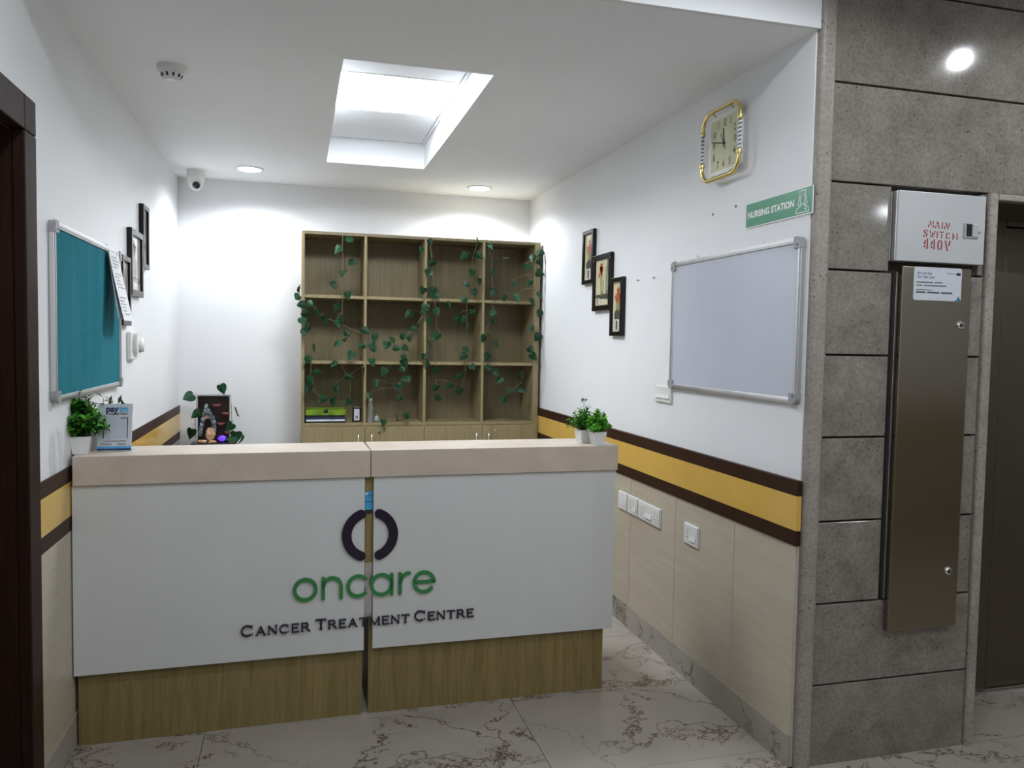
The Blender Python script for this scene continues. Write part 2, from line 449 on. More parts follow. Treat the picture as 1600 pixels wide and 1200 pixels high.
# ------------------------------------------------------------------ room dimensions
XL, XR = -0.785, 1.712            # plaster faces of the two side walls
YB, YF = 5.8625, 2.41             # back wall, front edge of the station (bulkhead)
H, HC = 2.587, 2.90               # station ceiling, corridor ceiling
SF = 2.395                        # face of the stone wall
YW, XE = -0.55, 6.8               # wall behind the camera, corridor end
B0, B1, B2, B3, BB = 0.804, 0.857, 0.981, 1.035, 0.1185
SX0, SX1, SY0, SY1, SZ = 0.170, 0.769, 3.195, 5.043, 2.744   # coffer

# floor: slab and 1.2 x 0.6 marble tiles
floor = struct(box('floor', 'grout', XL - 0.15, XE + 0.1, YW - 0.1, YB + 0.1, -0.08, -0.004))
def tiles(x0, x1, y0, y1):
    i = -6
    while True:
        a = -0.333 + 1.208 * i; i += 1
        if a >= x1: break
        for j in range(-8, 6):
            b = 3.135 + 0.604 * j
            X0, X1, Y0, Y1 = max(a, x0) + 0.001, min(a + 1.208, x1) - 0.001, max(b, y0) + 0.001, min(b + 0.604, y1) - 0.001
            if X1 - X0 > 0.01 and Y1 - Y0 > 0.01:
                t = MB().box(-(X1 - X0) / 2, (X1 - X0) / 2, -(Y1 - Y0) / 2, (Y1 - Y0) / 2, -0.008, 0, 0.0012).build('tile', 'marble', floor, ((X0 + X1) / 2, (Y0 + Y1) / 2, 0))
tiles(XL, XE, YW, 2.40)
tiles(XL, 1.70, 2.40, 4.4)
box('tile', 'marble', XL, 1.70, 4.401, YB, -0.008, 0, 0, floor)
for a, b in ((2.49, 3.4), (3.402, 4.3)): box('tile', 'marble', a, b, 2.402, 2.785, -0.008, 0, 0, floor)

# ceilings
cl = MB()
for x0, x1, y0, y1 in ((XL, SX0, YF, YB), (SX1, XR, YF, YB), (SX0, SX1, YF, SY0), (SX0, SX1, SY1, YB)):
    cl.box(x0, x1, y0, y1, H, H + 0.03)
cl.box(SX0 - 0.03, SX0, SY0 - 0.03, SY1 + 0.03, H + 0.03, SZ); cl.box(SX1, SX1 + 0.03, SY0 - 0.03, SY1 + 0.03, H + 0.03, SZ)
cl.box(SX0, SX1, SY0 - 0.03, SY0, H + 0.03, SZ); cl.box(SX0, SX1, SY1, SY1 + 0.03, H + 0.03, SZ)
cl.box(SX0 - 0.03, SX1 + 0.03, SY0 - 0.03, SY1 + 0.03, SZ + 0.015, SZ + 0.03)
ceiling = struct(cl.build('ceiling', 'ceiling'))
for k in (0, 2):
    y0 = SY0 + 0.616 * k
    box('tile', 'ceiling', SX0 + 0.003, SX1 - 0.018, y0 + 0.003, y0 + 0.613, SZ, SZ + 0.012, 0.002, ceiling)
box('edge_strip', 'ceiling', SX1 - 0.015, SX1, SY0 + 0.001, SY1 - 0.001, SZ - 0.012, SZ + 0.012, 0.002, ceiling)
struct(box('ceiling', 'ceiling', XL, XE, YW, YF - 0.02, HC, HC + 0.04))
bulk = struct(box('bulkhead', 'wall', XL, XR + 0.004, YF - 0.02, YF, H, HC + 0.04))

# left wall with the dark door
wl = MB()
wl.box(XL - 0.13, XL, 2.62, YB + 0.13, 0, HC); wl.box(XL - 0.13, XL, YW, 1.60, 0, HC); wl.box(XL - 0.13, XL, 1.60, 2.62, 2.115, HC)
wall_left = struct(wl.build('wall_left', 'wall_stained'))
struct(box('wall_back', 'wall', XL, 1.80, YB, YB + 0.13, 0, H + 0.03))
wr = MB().box(XR, 1.795, YF, YB, 0, HC)
wall_right = struct(wr.build('wall_right', 'wall'))
wc = struct(box('wall_corridor', 'wall', XL - 0.13, XE, YW - 0.12, YW, 0, HC))
struct(box('wall_corridor', 'wall', XE, XE + 0.1, YW, 2.8, 0, HC))

# beige panels below the dado, one object each
for j in range(8):
    y0 = 2.405 if j == 0 else 2.8092 + 0.512 * (j - 1); y1 = min(2.8092 + 0.512 * j, YB)
    if y1 - y0 < 0.02: continue
    box('panel', 'panel', XR - 0.012, XR - 0.0005, y0 + 0.0012, y1 - 0.0012, BB, B0 + 0.004, 0.0012, wall_right)
for j in range(7):
    y0 = 2.70 + 0.512 * j; y1 = min(y0 + 0.512, YB)
    if y1 - y0 < 0.02: continue
    box('panel', 'panel', XL + 0.0005, XL + 0.007, y0 + 0.0012, y1 - 0.0012, BB, B0 + 0.004, 0.0012, wall_left)
for j in range(12):
    box('panel', 'panel', XL + 0.6 * j + 0.001, XL + 0.6 * j + 0.599, YW + 0.0005, YW + 0.01, BB, B0, 0.0012, wc)

# dado: brown / yellow / brown strips
def dado(n, x0, x1, y0, y1):
    t = thing('trim_%d' % n, '', ''); del t['label']; del t['category']; t['kind'] = 'structure'
    box('brown_strip', 'dado_brown', x0, x1, y0, y1, B2, B3, 0.0012, t)
    box('yellow_strip', 'dado_yellow', x0, x1, y0, y1, B1 + 0.0005, B2 - 0.0005, 0.0012, t)
    box('brown_strip', 'dado_brown', x0, x1, y0, y1, B0, B1, 0.0012, t)
dado(1, XR - 0.019, XR - 0.0002, 2.397, YB - 0.001)
dado(2, XL + 0.0002, XL + 0.0075, 2.702, YB - 0.001)
dado(3, XL + 0.02, XE - 0.001, YW + 0.0002, YW + 0.016)

# skirtings
def skirting(name, x0, x1, ys):
    t = thing(name, '', ''); del t['label']; del t['category']; t['kind'] = 'structure'
    for a, b in zip(ys, ys[1:]):
        box('tile', 'skirting_marble', x0, x1, a + 0.0008, b - 0.0008, 0, BB, 0.0015, t)
skirting('baseboard_right', XR - 0.015, XR - 0.0005, [2.405, 2.497, 3.70, 4.90, YB])
skirting('baseboard_left', XL + 0.0005, XL + 0.012, [2.702, 3.62, 4.82, YB])
t = struct(box('baseboard_corridor', 'skirting_marble', XL, XE, YW + 0.0005, YW + 0.013, 0, BB, 0.0015))

# door in the left wall
door = thing('door_1', '', ''); del door['label']; del door['category']; door['kind'] = 'structure'
fr = MB()
fr.box(XL - 0.005, XL + 0.03, 2.597, 2.70, 0, 2.0895, 0.004); fr.box(XL - 0.005, XL + 0.03, 1.517, 1.62, 0, 2.0895, 0.004)
fr.box(XL - 0.005, XL + 0.03, 1.517, 2.5965, 2.0905, 2.192, 0.004); fr.box(XL - 0.005, XL + 0.03, 2.5975, 2.70, 2.0905, 2.192, 0.004)
fr.box(XL - 0.129, XL - 0.005, 2.585, 2.619, 0, 2.114); fr.box(XL - 0.129, XL - 0.005, 1.601, 1.635, 0, 2.114); fr.box(XL - 0.129, XL - 0.005, 1.635, 2.585, 2.08, 2.114)
fr.build('casing', 'dark_wood', door)
box('door_leaf', 'dark_wood', XL - 0.11, XL - 0.07, 1.637, 2.583, 0.006, 2.078, 0.002, door)
hd = MB().tube([(XL - 0.07, 1.72, 1.0), (XL - 0.02, 1.72, 1.0), (XL - 0.02, 1.84, 1.0)], 0.009)
hd.build('handle', 'chrome', door)

# stone wall with the lift
wf = MB()
wf.box(1.797, 2.492, 2.43, 2.80, 0, HC); wf.box(2.492, XE, 2.43, 2.80, 2.064, HC); wf.box(4.25, XE, 2.43, 2.80, 0, 2.064)
wall_front = struct(wf.build('wall_front', 'grout'))
ZJ = [0.0, 0.294, 0.590, 0.887, 1.187, 1.479, 1.7765, 2.080, 2.419, 2.751, HC]
def block(x0, x1, z0, z1, dy=0.0):
    o = MB().box(-(x1 - x0) / 2, (x1 - x0) / 2, dy, 2.43 - SF, -(z1 - z0) / 2, (z1 - z0) / 2, 0.0025).build('stone_block', 'stone', wall_front, ((x0 + x1) / 2, SF, (z0 + z1) / 2))
g = 0.0035
for i in range(10):
    z0, z1 = ZJ[i] + (g if i else 0.0), ZJ[i + 1] - g
    if i < 2: block(1.781, 2.452, z0, z1)
    elif i < 6: block(1.781, 2.046, z0, z1); block(2.376, 2.452, z0, z1, 0.004)
    elif i == 6: block(1.781, 2.031, z0, z1); block(2.4275, 2.4515, z0, z1, 0.006)
    else:
        block(1.781, 3.30, z0 if i > 7 else 2.0835, z1); block(3.305, XE - 0.002, z0 if i > 7 else 2.0835, z1)
block(4.30, XE - 0.002, 0, 2.05)
# rounded granite edge mouldings
def mould(name, mat, x0, x1, yf, yb, z0, z1, parent=None):
    r = (x1 - x0) * 0.28
    pts = [(x0, yb), (x0, yf + r)] + [(x0 + r - r * math.cos(a * PI / 10), yf + r - r * math.sin(a * PI / 10)) for a in range(1, 5)] + [(x0 + r, yf), (x1 - r, yf)]
    pts += [(x1 - r + r * math.sin(a * PI / 10), yf + r - r * math.cos(a * PI / 10)) for a in range(1, 5)] + [(x1, yf + r), (x1, yb)]
    return MB().prism(pts, z0, z1, 0, 'xy').build(name, mat, parent)
struct(mould('trim_4', 'trim_stone', 1.717, 1.7775, 2.378, 2.409, 0, HC))
t5 = thing('trim_5', '', ''); del t5['label']; del t5['category']; t5['kind'] = 'structure'
mould('edge_stone', 'trim_stone', 2.4565, 2.4965, 2.383, 2.43, 0, 2.0815, t5)
box('edge_stone', 'trim_stone', 2.4975, 4.29, 2.386, 2.43, 2.0575, 2.0815, 0.004, t5)
box('edge_stone', 'trim_stone', 2.4925, 2.4965, 2.43, 2.78, 0, 2.057, 0, t5)

# lift doors
lift = thing('door_2', '', ''); del lift['label']; del lift['category']; lift['kind'] = 'structure'
LY = 2.772
box('backing', 'rubber', 2.497, 4.249, LY + 0.021, LY + 0.026, 0, 2.06, 0, lift)
box('lift_frame', 'lift_steel', 2.497, 2.935, LY - 0.012, LY + 0.02, 0, 2.0635, 0.002, lift)
box('lift_header', 'lift_steel', 2.939, 4.249, LY - 0.012, LY + 0.02, 2.038, 2.0635, 0.002, lift)
box('door_leaf', 'lift_steel', 2.948, 3.47, LY, LY + 0.02, 0.008, 2.033, 0.002, lift)
box('door_leaf', 'lift_steel', 3.474, 4.0, LY, LY + 0.02, 0.008, 2.033, 0.002, lift)
box('lift_frame', 'lift_steel', 4.004, 4.249, LY - 0.012, LY + 0.02, 0, 2.035, 0.002, lift)
box('sill', 'alu', 2.497, 4.249, LY - 0.03, LY - 0.013, 0, 0.006, 0.001, lift)
box('soffit', 'lift_steel', 2.497, 4.249, 2.431, LY - 0.013, 2.0575, 2.0635, 0, lift)

# ------------------------------------------------------------------ lamps
p = thing('ceiling_light', 'square flat panel light glowing in the ceiling coffer', 'light', ((SX0 + SX1) / 2 - 0.007, 4.119, SZ))
fm = MB()
for a in ((-0.288, 0.288, -0.303, -0.291), (-0.288, 0.288, 0.291, 0.303), (-0.288, -0.276, -0.291, 0.291), (0.276, 0.288, -0.291, 0.291)): fm.box(*a, 0, 0.013)
fm.build('light_frame', 'white_plastic', p)
MB().box(-0.2755, 0.2755, -0.2905, 0.2905, 0.003, 0.008).build('diffuser', 'led', p)

def spot(x, y, z, w, size, blend, parent=None, r=0.06):
    l = bpy.data.lights.new('lamp', 'SPOT'); l.energy = w; l.spot_size = math.radians(size); l.spot_blend = blend
    l.shadow_soft_size = r; l.color = LAMP_COL
    o = bpy.data.objects.new('lamp', l); COL.objects.link(o); o.location = (x, y, z)
    if parent is not None: o.parent = parent
    return o
def downlight(x, y, z, label, w, size, blend, group=None, mat='led_small', r=0.06):
    d = thing('downlight', label, 'light', (x, y, z), 0, group)
    k = r / 0.06
    MB().lathe([(0.070 * k, -0.001), (0.072 * k, -0.008), (0.084 * k, -0.006), (0.089 * k, 0.0)], 48).build('rim', 'white_plastic', d)
    MB().lathe([(0.0695 * k, -0.003), (0.0690 * k, -0.009), (0.055 * k, -0.013), (0.03 * k, -0.016), (0.005 * k, -0.0165)], 48).build('diffuser', mat, d)
    spot(0, 0, -0.05, w, size, blend, d, r * 0.8)
downlight(*DOWNLIGHT_POS[0], H, 'round recessed downlight near the dome camera in the left ceiling corner', DOWNLIGHT_W, 160, 0.5)
downlight(*DOWNLIGHT_POS[1], H, 'round recessed downlight above the right half of the bookshelf', DOWNLIGHT_W, 160, 0.5)
for x, y, w in CORRIDOR_POS:
    downlight(x, y, HC, 'round corridor ceiling downlight ' + w, CORRIDOR_W, 165, 0.3, 'corridor downlights', 'led_dim', 0.035)

tb = thing('wall_lamp', 'short white batten lamp high on the corridor wall opposite the granite', 'lamp', (4.53, YW, 2.585))
MB().box(-0.16, 0.16, 0.0005, 0.03, -0.03, 0.03, 0.004).build('lamp_body', 'white_plastic', tb)
MB().box(-0.13, 0.13, 0.0305, 0.038, -0.022, 0.022, 0.003).build('diffuser', 'led_batten', tb)

# ------------------------------------------------------------------ reception desk, two halves
DR = math.atan2(0.0155, 2.11)
PY = 0.012
def desk(half, label, x0, x1, px0, px1, kx0, kx1):
    d = thing('reception_desk', label, 'desk', (-0.7836, 3.118 if half else 3.118 - 1.065 * 2 * DR, 0), DR if half else DR * 3)
    MB().box(x0, x1, 0, 0.268, 0.9655, 1.0724, 0.003).build('counter_slab', 'quartz', d)
    MB().box(px0, px1, PY, PY + 0.02, 0.275 if half else 0.271, 0.9645, 0.002).build('front_panel', 'desk_white', d)
    MB().box(kx0, kx1, 0.040, 0.058, 0, 0.964, 0.001).build('kick_board', 'desk_wood', d)
    c = MB()
    c.box(kx0, kx0 + 0.018, 0.0585, 0.45, 0, 0.72); c.box(kx1 - 0.018, kx1, 0.0585, 0.45, 0, 0.72)
    c.box(kx0, kx0 + 0.018, 0.0585, 0.25, 0.72, 0.965); c.box(kx1 - 0.018, kx1, 0.0585, 0.25, 0.72, 0.965)
    c.box(kx0 + 0.018, kx1 - 0.018, 0.232, 0.25, 0.745, 0.965)
    c.build('side_panel', 'desk_wood', d)
    MB().box(kx0 + 0.019, kx1 - 0.019, 0.06, 0.60, 0.7205, 0.7445, 0.002).build('worktop', 'desk_wood', d)
    return d
deskL = desk(0, 'left half of reception desk with pale stone top and wider white front', 0.0145, 1.0640, 0.0095, 1.0440, 0.018, 1.0400)
deskR = desk(1, 'right half of reception desk ending beside the right wall passage', 1.0662, 2.110, 1.0775, 2.106, 1.0640, 2.075)
# strip in the gap between the halves, fixed to the right half
MB().box(1.0450, 1.0765, 0.026, 0.038, 0.62, 0.9645, 0.001).build('filler_strip', 'desk_wood', deskR)
MB().box(1.0450, 1.0765, 0.030, 0.038, 0.40, 0.6195, 0.001).build('metal_strip', 'alu', deskR)
st = MB().box(1.0455, 1.0760, 0.0255, 0.026, 0.832, 0.905, 0, 0); st.box(1.0460, 1.0560, 0.0252, 0.0255, 0.893, 0.899, 0, 1); st.box(1.0455, 1.0760, 0.0252, 0.0255, 0.862, 0.866, 0, 2); st.box(1.0580, 1.0760, 0.0252, 0.0255, 0.888, 0.891, 0, 2)
st.box(1.0455, 1.0760, 0.0252, 0.026, 0.815, 0.8318, 0, 3)
st.build('sticker', ['blue_print', 'sign_white', 'teal_print', 'ink_dark'], deskR)

# lettering: raised acrylic, one part per letter
LD0, LD1 = PY - 0.010, PY - 0.0002
def letter(parent, mat, fn, name='letter'):
    mb = MB(); fn(mb); return mb.build(name, mat, parent)
RM, RW = 0.0895, 0.037
ca, cz_ = 1.0648, 0.7360
letter(deskL, 'logo_navy', lambda m: stroke(m, arc(ca - 0.0015, cz_, RM, 180 - 68, 180 + 68, 26), RW, LD0, LD1), 'logo_arc')
letter(deskR, 'logo_navy', lambda m: stroke(m, arc(ca + 0.0015, cz_, RM, 68, -68, 26), RW, LD0, LD1), 'logo_arc')
sw = 0.0138; zb, zt = 0.4865, 0.580; zm = (zb + zt) / 2; R0 = (zt - zb) / 2
def ring_letter(m, cx, r): m.ring(circle(cx, zm, r, 40), circle(cx, zm, r - sw, 40), LD0, LD1)
letter(deskL, 'logo_green', lambda m: ring_letter(m, 0.8181, R0))
def l_n(m):
    r = 0.0341; cx = 0.9198
    stroke(m, [(cx - r, zb + sw / 2), (cx - r, zt - sw / 2)], sw, LD0, LD1)
    stroke(m, arc(cx, zt - sw / 2 - r, r, 180, 0, 18) + [(cx + r, zb + sw / 2)], sw, LD0, LD1 - 0.0002)
letter(deskL, 'logo_green', l_n)
letter(deskL, 'logo_green', lambda m: stroke(m, arc(1.0205, zm, R0 - sw / 2, 45, 315, 28), sw, LD0, LD1))
def l_a(m):
    ring_letter(m, 1.1115, R0)
    stroke(m, [(1.1115 + R0 - sw / 2, zt - sw / 2), (1.1115 + R0 - sw / 2, zb + sw / 2)], sw, LD0, LD1 - 0.0002)
letter(deskR, 'logo_green', l_a)
def l_r(m):
    x = 1.1845
    stroke(m, [(x, zb + sw / 2), (x, zt - sw / 2)], sw, LD0, LD1)
    stroke(m, arc(x + 0.040, zt - 0.046, 0.040, 178, 95, 12), sw, LD0, LD1 - 0.0002)
letter(deskR, 'logo_green', l_r)
def l_e(m):
    cx = 1.2818
    stroke(m, arc(cx, zm, R0 - sw / 2, 2, 318, 32), sw, LD0, LD1)
    stroke(m, [(cx - R0 + sw, zm + 0.001), (cx + R0 - sw / 2, zm + 0.001)], sw, LD0, LD1 - 0.0002)
letter(deskR, 'logo_green', l_e)

# wide serif small capitals: strokes in a unit cell (height 1), thick/thin weight with small serifs
def glyph(ch):
    T = 0.17; t = 0.11
    G = {
     'T': (1.10, [([(0.55, 0.02), (0.55, 0.98)], T), ([(0.04, 0.94), (1.06, 0.94)], t), ([(0.05, 0.80), (0.05, 0.98)], 0.06), ([(1.05, 0.80), (1.05, 0.98)], 0.06), ([(0.38, 0.03), (0.72, 0.03)], 0.06)]),
     'E': (0.98, [([(0.16, 0.0), (0.16, 1.0)], T), ([(0.04, 0.95), (0.90, 0.95)], t), ([(0.16, 0.51), (0.74, 0.51)], t), ([(0.04, 0.05), (0.94, 0.05)], t), ([(0.90, 0.80), (0.90, 1.0)], 0.06), ([(0.94, 0.0), (0.94, 0.22)], 0.06), ([(0.74, 0.40), (0.74, 0.62)], 0.06)]),
     'N': (1.20, [([(0.15, 0.0), (0.15, 1.0)], t), ([(1.03, 0.0), (1.03, 1.0)], t), ([(0.14, 0.97), (1.04, 0.03)], T), ([(0.02, 0.03), (0.30, 0.03)], 0.06), ([(0.88, 0.97), (1.18, 0.97)], 0.06)]),
     'M': (1.42, [([(0.16, 0.0), (0.18, 1.0)], t), ([(1.24, 0.0), (1.22, 1.0)], T), ([(0.18, 0.97), (0.70, 0.06)], T), ([(0.70, 0.06), (1.22, 0.97)], t), ([(0.02, 0.03), (0.32, 0.03)], 0.06), ([(1.06, 0.03), (1.40, 0.03)], 0.06)]),
     'A': (1.24, [([(0.14, 0.0), (0.60, 0.98)], t), ([(0.62, 0.98), (1.08, 0.0)], T), ([(0.32, 0.34), (0.90, 0.34)], t), ([(0.0, 0.03), (0.30, 0.03)], 0.06), ([(0.92, 0.03), (1.24, 0.03)], 0.06)]),
     'R': (1.16, [([(0.16, 0.0), (0.16, 1.0)], T), ([(0.04, 0.95), (0.66, 0.95)] + arc(0.66, 0.72, 0.23, 90, -90, 10) + [(0.16, 0.49)], t), ([(0.60, 0.49), (1.06, 0.02)], T), ([(0.02, 0.03), (0.34, 0.03)], 0.06), ([(0.94, 0.03), (1.16, 0.03)], 0.06)]),
     'C': (1.26, [([(0.62 + 0.53 * math.cos(math.radians(a)), 0.5 + 0.45 * math.sin(math.radians(a))) for a in range(38, 323, 15)], 0.14), ([(1.08, 0.66), (1.08, 0.98)], 0.06), ([(1.10, 0.05), (1.10, 0.26)], 0.06)]),
    }
    return G[ch]
def word(parent_of, chars, x0, x1, zbase, hb, hs):
    gap = 0.16
    hts = [hb if i == 0 else hs for i in range(len(chars))]
    tot = sum(glyph(c)[0] * h for c, h in zip(chars, hts)) + gap * hs * (len(chars) - 1)
    k = (x1 - x0) / tot; x = x0
    for i, (c, h) in enumerate(zip(chars, hts)):
        w, st = glyph(c)
        mb = MB()
        for n, (pts, th) in enumerate(st):
            stroke(mb, [(x + p[0] * h * k, zbase + p[1] * h) for p in pts], th * h, LD0 + 0.0001 * n, LD1 - 0.0001 * n, caps=False)
        mb.build('letter', 'logo_navy', parent_of(i))
        x += (w * h + gap * hs) * k
word(lambda i: deskL, 'CANCER', 0.581, 0.838, 0.3690, 0.042, 0.0345)
word(lambda i: deskL if i < 5 else deskR, 'TREATMENT', 0.857, 1.225, 0.3715, 0.042, 0.0345)
word(lambda i: deskR, 'CENTRE', 1.243, 1.489, 0.3745, 0.042, 0.0345)

# ------------------------------------------------------------------ bookshelf
SH = thing('bookshelf', 'light wood cube bookshelf with twelve open compartments against the back wall', 'bookshelf', (0, 5.50, 0))
X0, X1, D = 0.028, 1.690, 0.36
ZT, Z1, Z2, Z3 = 2.2262, 1.793, 1.350, 0.9265
XD = [0.449, 0.860, 1.273]; T = 0.020
fr = [('side_panel', (X0, X0 + 0.020, 0, D, 0, ZT)), ('side_panel', (1.648, X1, 0, D, 0, ZT)), ('top_panel', (X0 + 0.020, 1.648, 0, D, ZT - 0.020, ZT)),
      ('back_panel', (X0 + 0.020, 1.648, 0.315, 0.327, 0.06, ZT - 0.020)), ('plinth', (X0 + 0.020, 1.648, 0.03, 0.05, 0, 0.08))]
for n, b in fr: MB().box(*b, 0.0012).build(n, 'shelf_wood_shaded' if n in ('back_panel', 'top_panel') else 'shelf_wood', SH)  # back panel carries painted shade; top panel darkened to dim lamp bounce
cols = [X0 + 0.020] + XD + [1.648]
for i in range(4):
    a = cols[i] + (0.009 if i else 0); b = cols[i + 1] - (0.009 if i < 3 else 0)
    for z, n in ((Z1, 'shelf'), (Z2, 'shelf'), (Z3, 'shelf'), (0.09, 'shelf')):
        MB().box(a, b, 0.002, 0.315, z - 0.010, z + 0.010, 0.001).build(n, 'shelf_wood', SH)
for x in XD: MB().box(x - 0.009, x + 0.009, 0, 0.315, 0.08, ZT - 0.020, 0.001).build('divider', 'shelf_wood', SH)
edges = [X0, XD[0], XD[1], XD[2], X1]
for i in range(4):
    dr = MB().box(edges[i] + 0.0015, edges[i + 1] - 0.0015, -0.019, -0.001, 0.085, Z3 - 0.012, 0.001).build('door', 'shelf_wood', SH)
    hx = edges[i + 1] - 0.045 if i % 2 == 0 else edges[i] + 0.045
    MB().tube([(hx, -0.019, 0.865), (hx, -0.042, 0.858), (hx, -0.045, 0.80), (hx, -0.042, 0.742), (hx, -0.019, 0.735)], 0.0045).build('handle', 'chrome', dr)
    if i % 2: 
        k = MB().lathe([(0.011, 0), (0.011, 0.004), (0.007, 0.007)], 16, (edges[i] + (0.10 if i == 1 else 0.10), -0.019, 0.876), 'y')
        k.box(edges[i] + 0.0985, edges[i] + 0.1015, -0.028, -0.0255, 0.870, 0.882)
        k.build('lock', 'chrome', dr)
MB().box(1.49, 1.535, 0.311, 0.3145, 2.135, 2.147, 0.001).build('label_strip', 'white_plastic', SH)

# things on the shelf
fo = thing('file_folder', 'stack of black and lime green file folders on the lowest left shelf', 'folder', (0.056, 5.52, Z3 + 0.0105))
MB().box(0, 0.272, 0.01, 0.24, 0, 0.010, 0.002).build('bottom_cover', 'folder_black', fo)
MB().box(0.006, 0.262, 0.004, 0.23, 0.0105, 0.022, 0.002).build('papers', 'paper', fo)
MB().box(0, 0.268, 0.008, 0.24, 0.0225, 0.034, 0.002).build('inner_cover', 'navy_print', fo)
m = MB(); m.prism([(0.012, 0.0345), (0.256, 0.0345), (0.264, 0.052), (0.002, 0.052)], 0.010, 0.235); m.build('document_sleeve', 'folder_black', fo)
m = MB(); m.prism([(0.0, 0.0525), (0.272, 0.0525), (0.266, 0.090), (0.008, 0.090)], 0.012, 0.016); m.box(0.008, 0.266, 0.0165, 0.235, 0.0525, 0.089, 0.002); m.build('green_cover', 'folder_green', fo)
MB().lathe([(0.014, 0), (0.015, 0.003), (0.006, 0.005)], 14, (0.136, 0.0118, 0.080), 'y').build('clasp', 'folder_black', fo)
bx = thing('adapter_box', 'small upright black box with pale label beside the file folders', 'box', (0.372, 5.56, Z3 + 0.0105))
MB().box(0, 0.056, 0, 0.035, 0, 0.108, 0.006).build('box_body', 'black_plastic', bx)
MB().prism(rrect(0.010, 0.047, 0.012, 0.092, 0.004), -0.0006, 0).build('box_label', 'card', bx)
MB().ring(circle(0.0285, 0.034, 0.009, 16), circle(0.0285, 0.034, 0.004, 16), -0.0009, -0.0006).build('print', 'ink_dark', bx)
vs = thing('plastic_bottle', 'clear crumpled bottle standing beside the first bookshelf divider', 'bottle', (0.492, 5.545, Z3 + 0.0105))
MB().lathe([(0.018, 0), (0.022, 0.006), (0.020, 0.03), (0.023, 0.05), (0.019, 0.075), (0.021, 0.10), (0.012, 0.135), (0.011, 0.150)], 18).build('bottle_body', 'clear', vs)
MB().lathe([(0.0128, 0.1505), (0.0128, 0.165), (0.011, 0.168)], 14).build('cap', 'grey_plastic', vs)
gc = thing('gauze_pouch', 'small greyish crumpled pouch at the foot of the clear bottle', 'pouch', (0.535, 5.555, Z3 + 0.0105))
m = MB(); m.lathe([(0.010, 0), (0.021, 0.003), (0.022, 0.020), (0.016, 0.038), (0.006, 0.050), (0.009, 0.056)], 9); m.build('pouch_body', 'grey_plastic', gc)
MB().tube([(0.0075 * math.cos(a), 0.0075 * math.sin(a), 0.0495) for a in [2 * PI * k / 12 for k in range(12)]], 0.0018, 6, closed=True).build('tie', 'folder_black', gc)

# ------------------------------------------------------------------ boards on the walls
def framed_board(name, label, loc, rz, w, h, face, lug_xs):
    b = thing(name, label, 'board', loc, rz)          # origin: lower left corner on the wall
    MB().box(0.012, w - 0.012, -0.014, -0.004, 0.012, h - 0.012).build('board_face', face, b)
    fw = 0.022
    for n, a in (('frame_rail', (0.03, w - 0.03, h - fw, h)), ('frame_rail', (0.03, w - 0.03, 0, fw)), ('frame_stile', (0, fw, 0.03, h - 0.03)), ('frame_stile', (w - fw, w, 0.03, h - 0.03))):
        m = MB().box(a[0], a[1], -0.019, -0.001, a[2], a[3], 0.003)
        if n == 'frame_rail': m.box(a[0], a[1], -0.0215, -0.019, a[2] + 0.007, a[3] - 0.007, 0.001)
        else: m.box(a[0] + 0.007, a[1] - 0.007, -0.0215, -0.019, a[2], a[3], 0.001)
        m.build(n, 'alu', b)
    for cx, cz, a in ((0, 0, 180), (w, 0, 270), (w, h, 0), (0, h, 90)):
        s = 0.034; sx = 1 if cx == 0 else -1; sz = 1 if cz == 0 else -1
        pts = arc(cx + sx * s * 0.7, cz + sz * s * 0.7, s * 0.75, a, a + 90, 6)
        ex = [(cx + sx * s * 1.15, pts[-1][1]) if abs(pts[-1][0] - cx) > abs(pts[-1][1] - cz) else (pts[-1][0], cz + sz * s * 1.15)]
        ex += [(cx + sx * s * 1.15, cz + sz * s * 1.15)]
        ex += [(cx + sx * s * 1.15, pts[0][1]) if abs(pts[0][0] - cx) > abs(pts[0][1] - cz) else (pts[0][0], cz + sz * s * 1.15)]
        MB().prism(pts + ex, -0.0245, -0.0005).build('corner_cap', 'grey_plastic', b)
        MB().lathe([(0.0035, 0), (0.003, 0.0012)], 10, (cx + sx * 0.016, -0.0245, cz + sz * 0.028), 'y').build('screw', 'rubber', b)
    for x in lug_xs:
        MB().box(x - 0.012, x + 0.012, -0.004, -0.0005, h - 0.002, h + 0.014, 0.0015).lathe([(0.004, 0), (0.003, 0.002)], 10, (x, -0.004, h + 0.007), 'y').build('hanging_lug', 'alu', b)
    return b
framed_board('whiteboard', 'large blank whiteboard in an aluminium frame on the right wall', (XR, 3.416, 1.302), RIGHT, 0.993, 0.588, 'board_white', (0.22, 0.72))
framed_board('pinboard', 'teal felt pinboard in an aluminium frame on the left wall', (XL, 2.912, 1.277), LEFT, 1.017, 0.600, 'felt', (0.07, 0.82))

# stack of papers clipped to the pinboard, swinging out at its foot
pp = thing('paper_list', 'typed white paper list hanging off the pinboard by its top edge', 'paper', (XL + 0.0255, 3.640, 1.858), LEFT)
def sheet(n, mat, out, dx, dy, hh):
    m = MB(); N = 8; vs = []
    for i in range(N + 1):
        q = i / N
        for sx in (0, 1):
            vs.append((0.005 + sx * 0.190 - q * dx, -0.0008 - dy - out * q ** 1.15, -q * hh))
    k = len(vs); vs += [(v[0], v[1] - 0.0006, v[2]) for v in vs]
    fs = []
    for i in range(N):
        a = 2 * i; fs += [(a, a + 1, a + 3, a + 2), (k + a, k + a + 2, k + a + 3, k + a + 1), (a, a + 2, k + a + 2, k + a), (a + 1, k + a + 1, k + a + 3, a + 3)]
    fs += [(0, k, k + 1, 1), (2 * N, 2 * N + 1, k + 2 * N + 1, k + 2 * N)]
    m.add(vs, fs); return m.build(n, mat, pp)
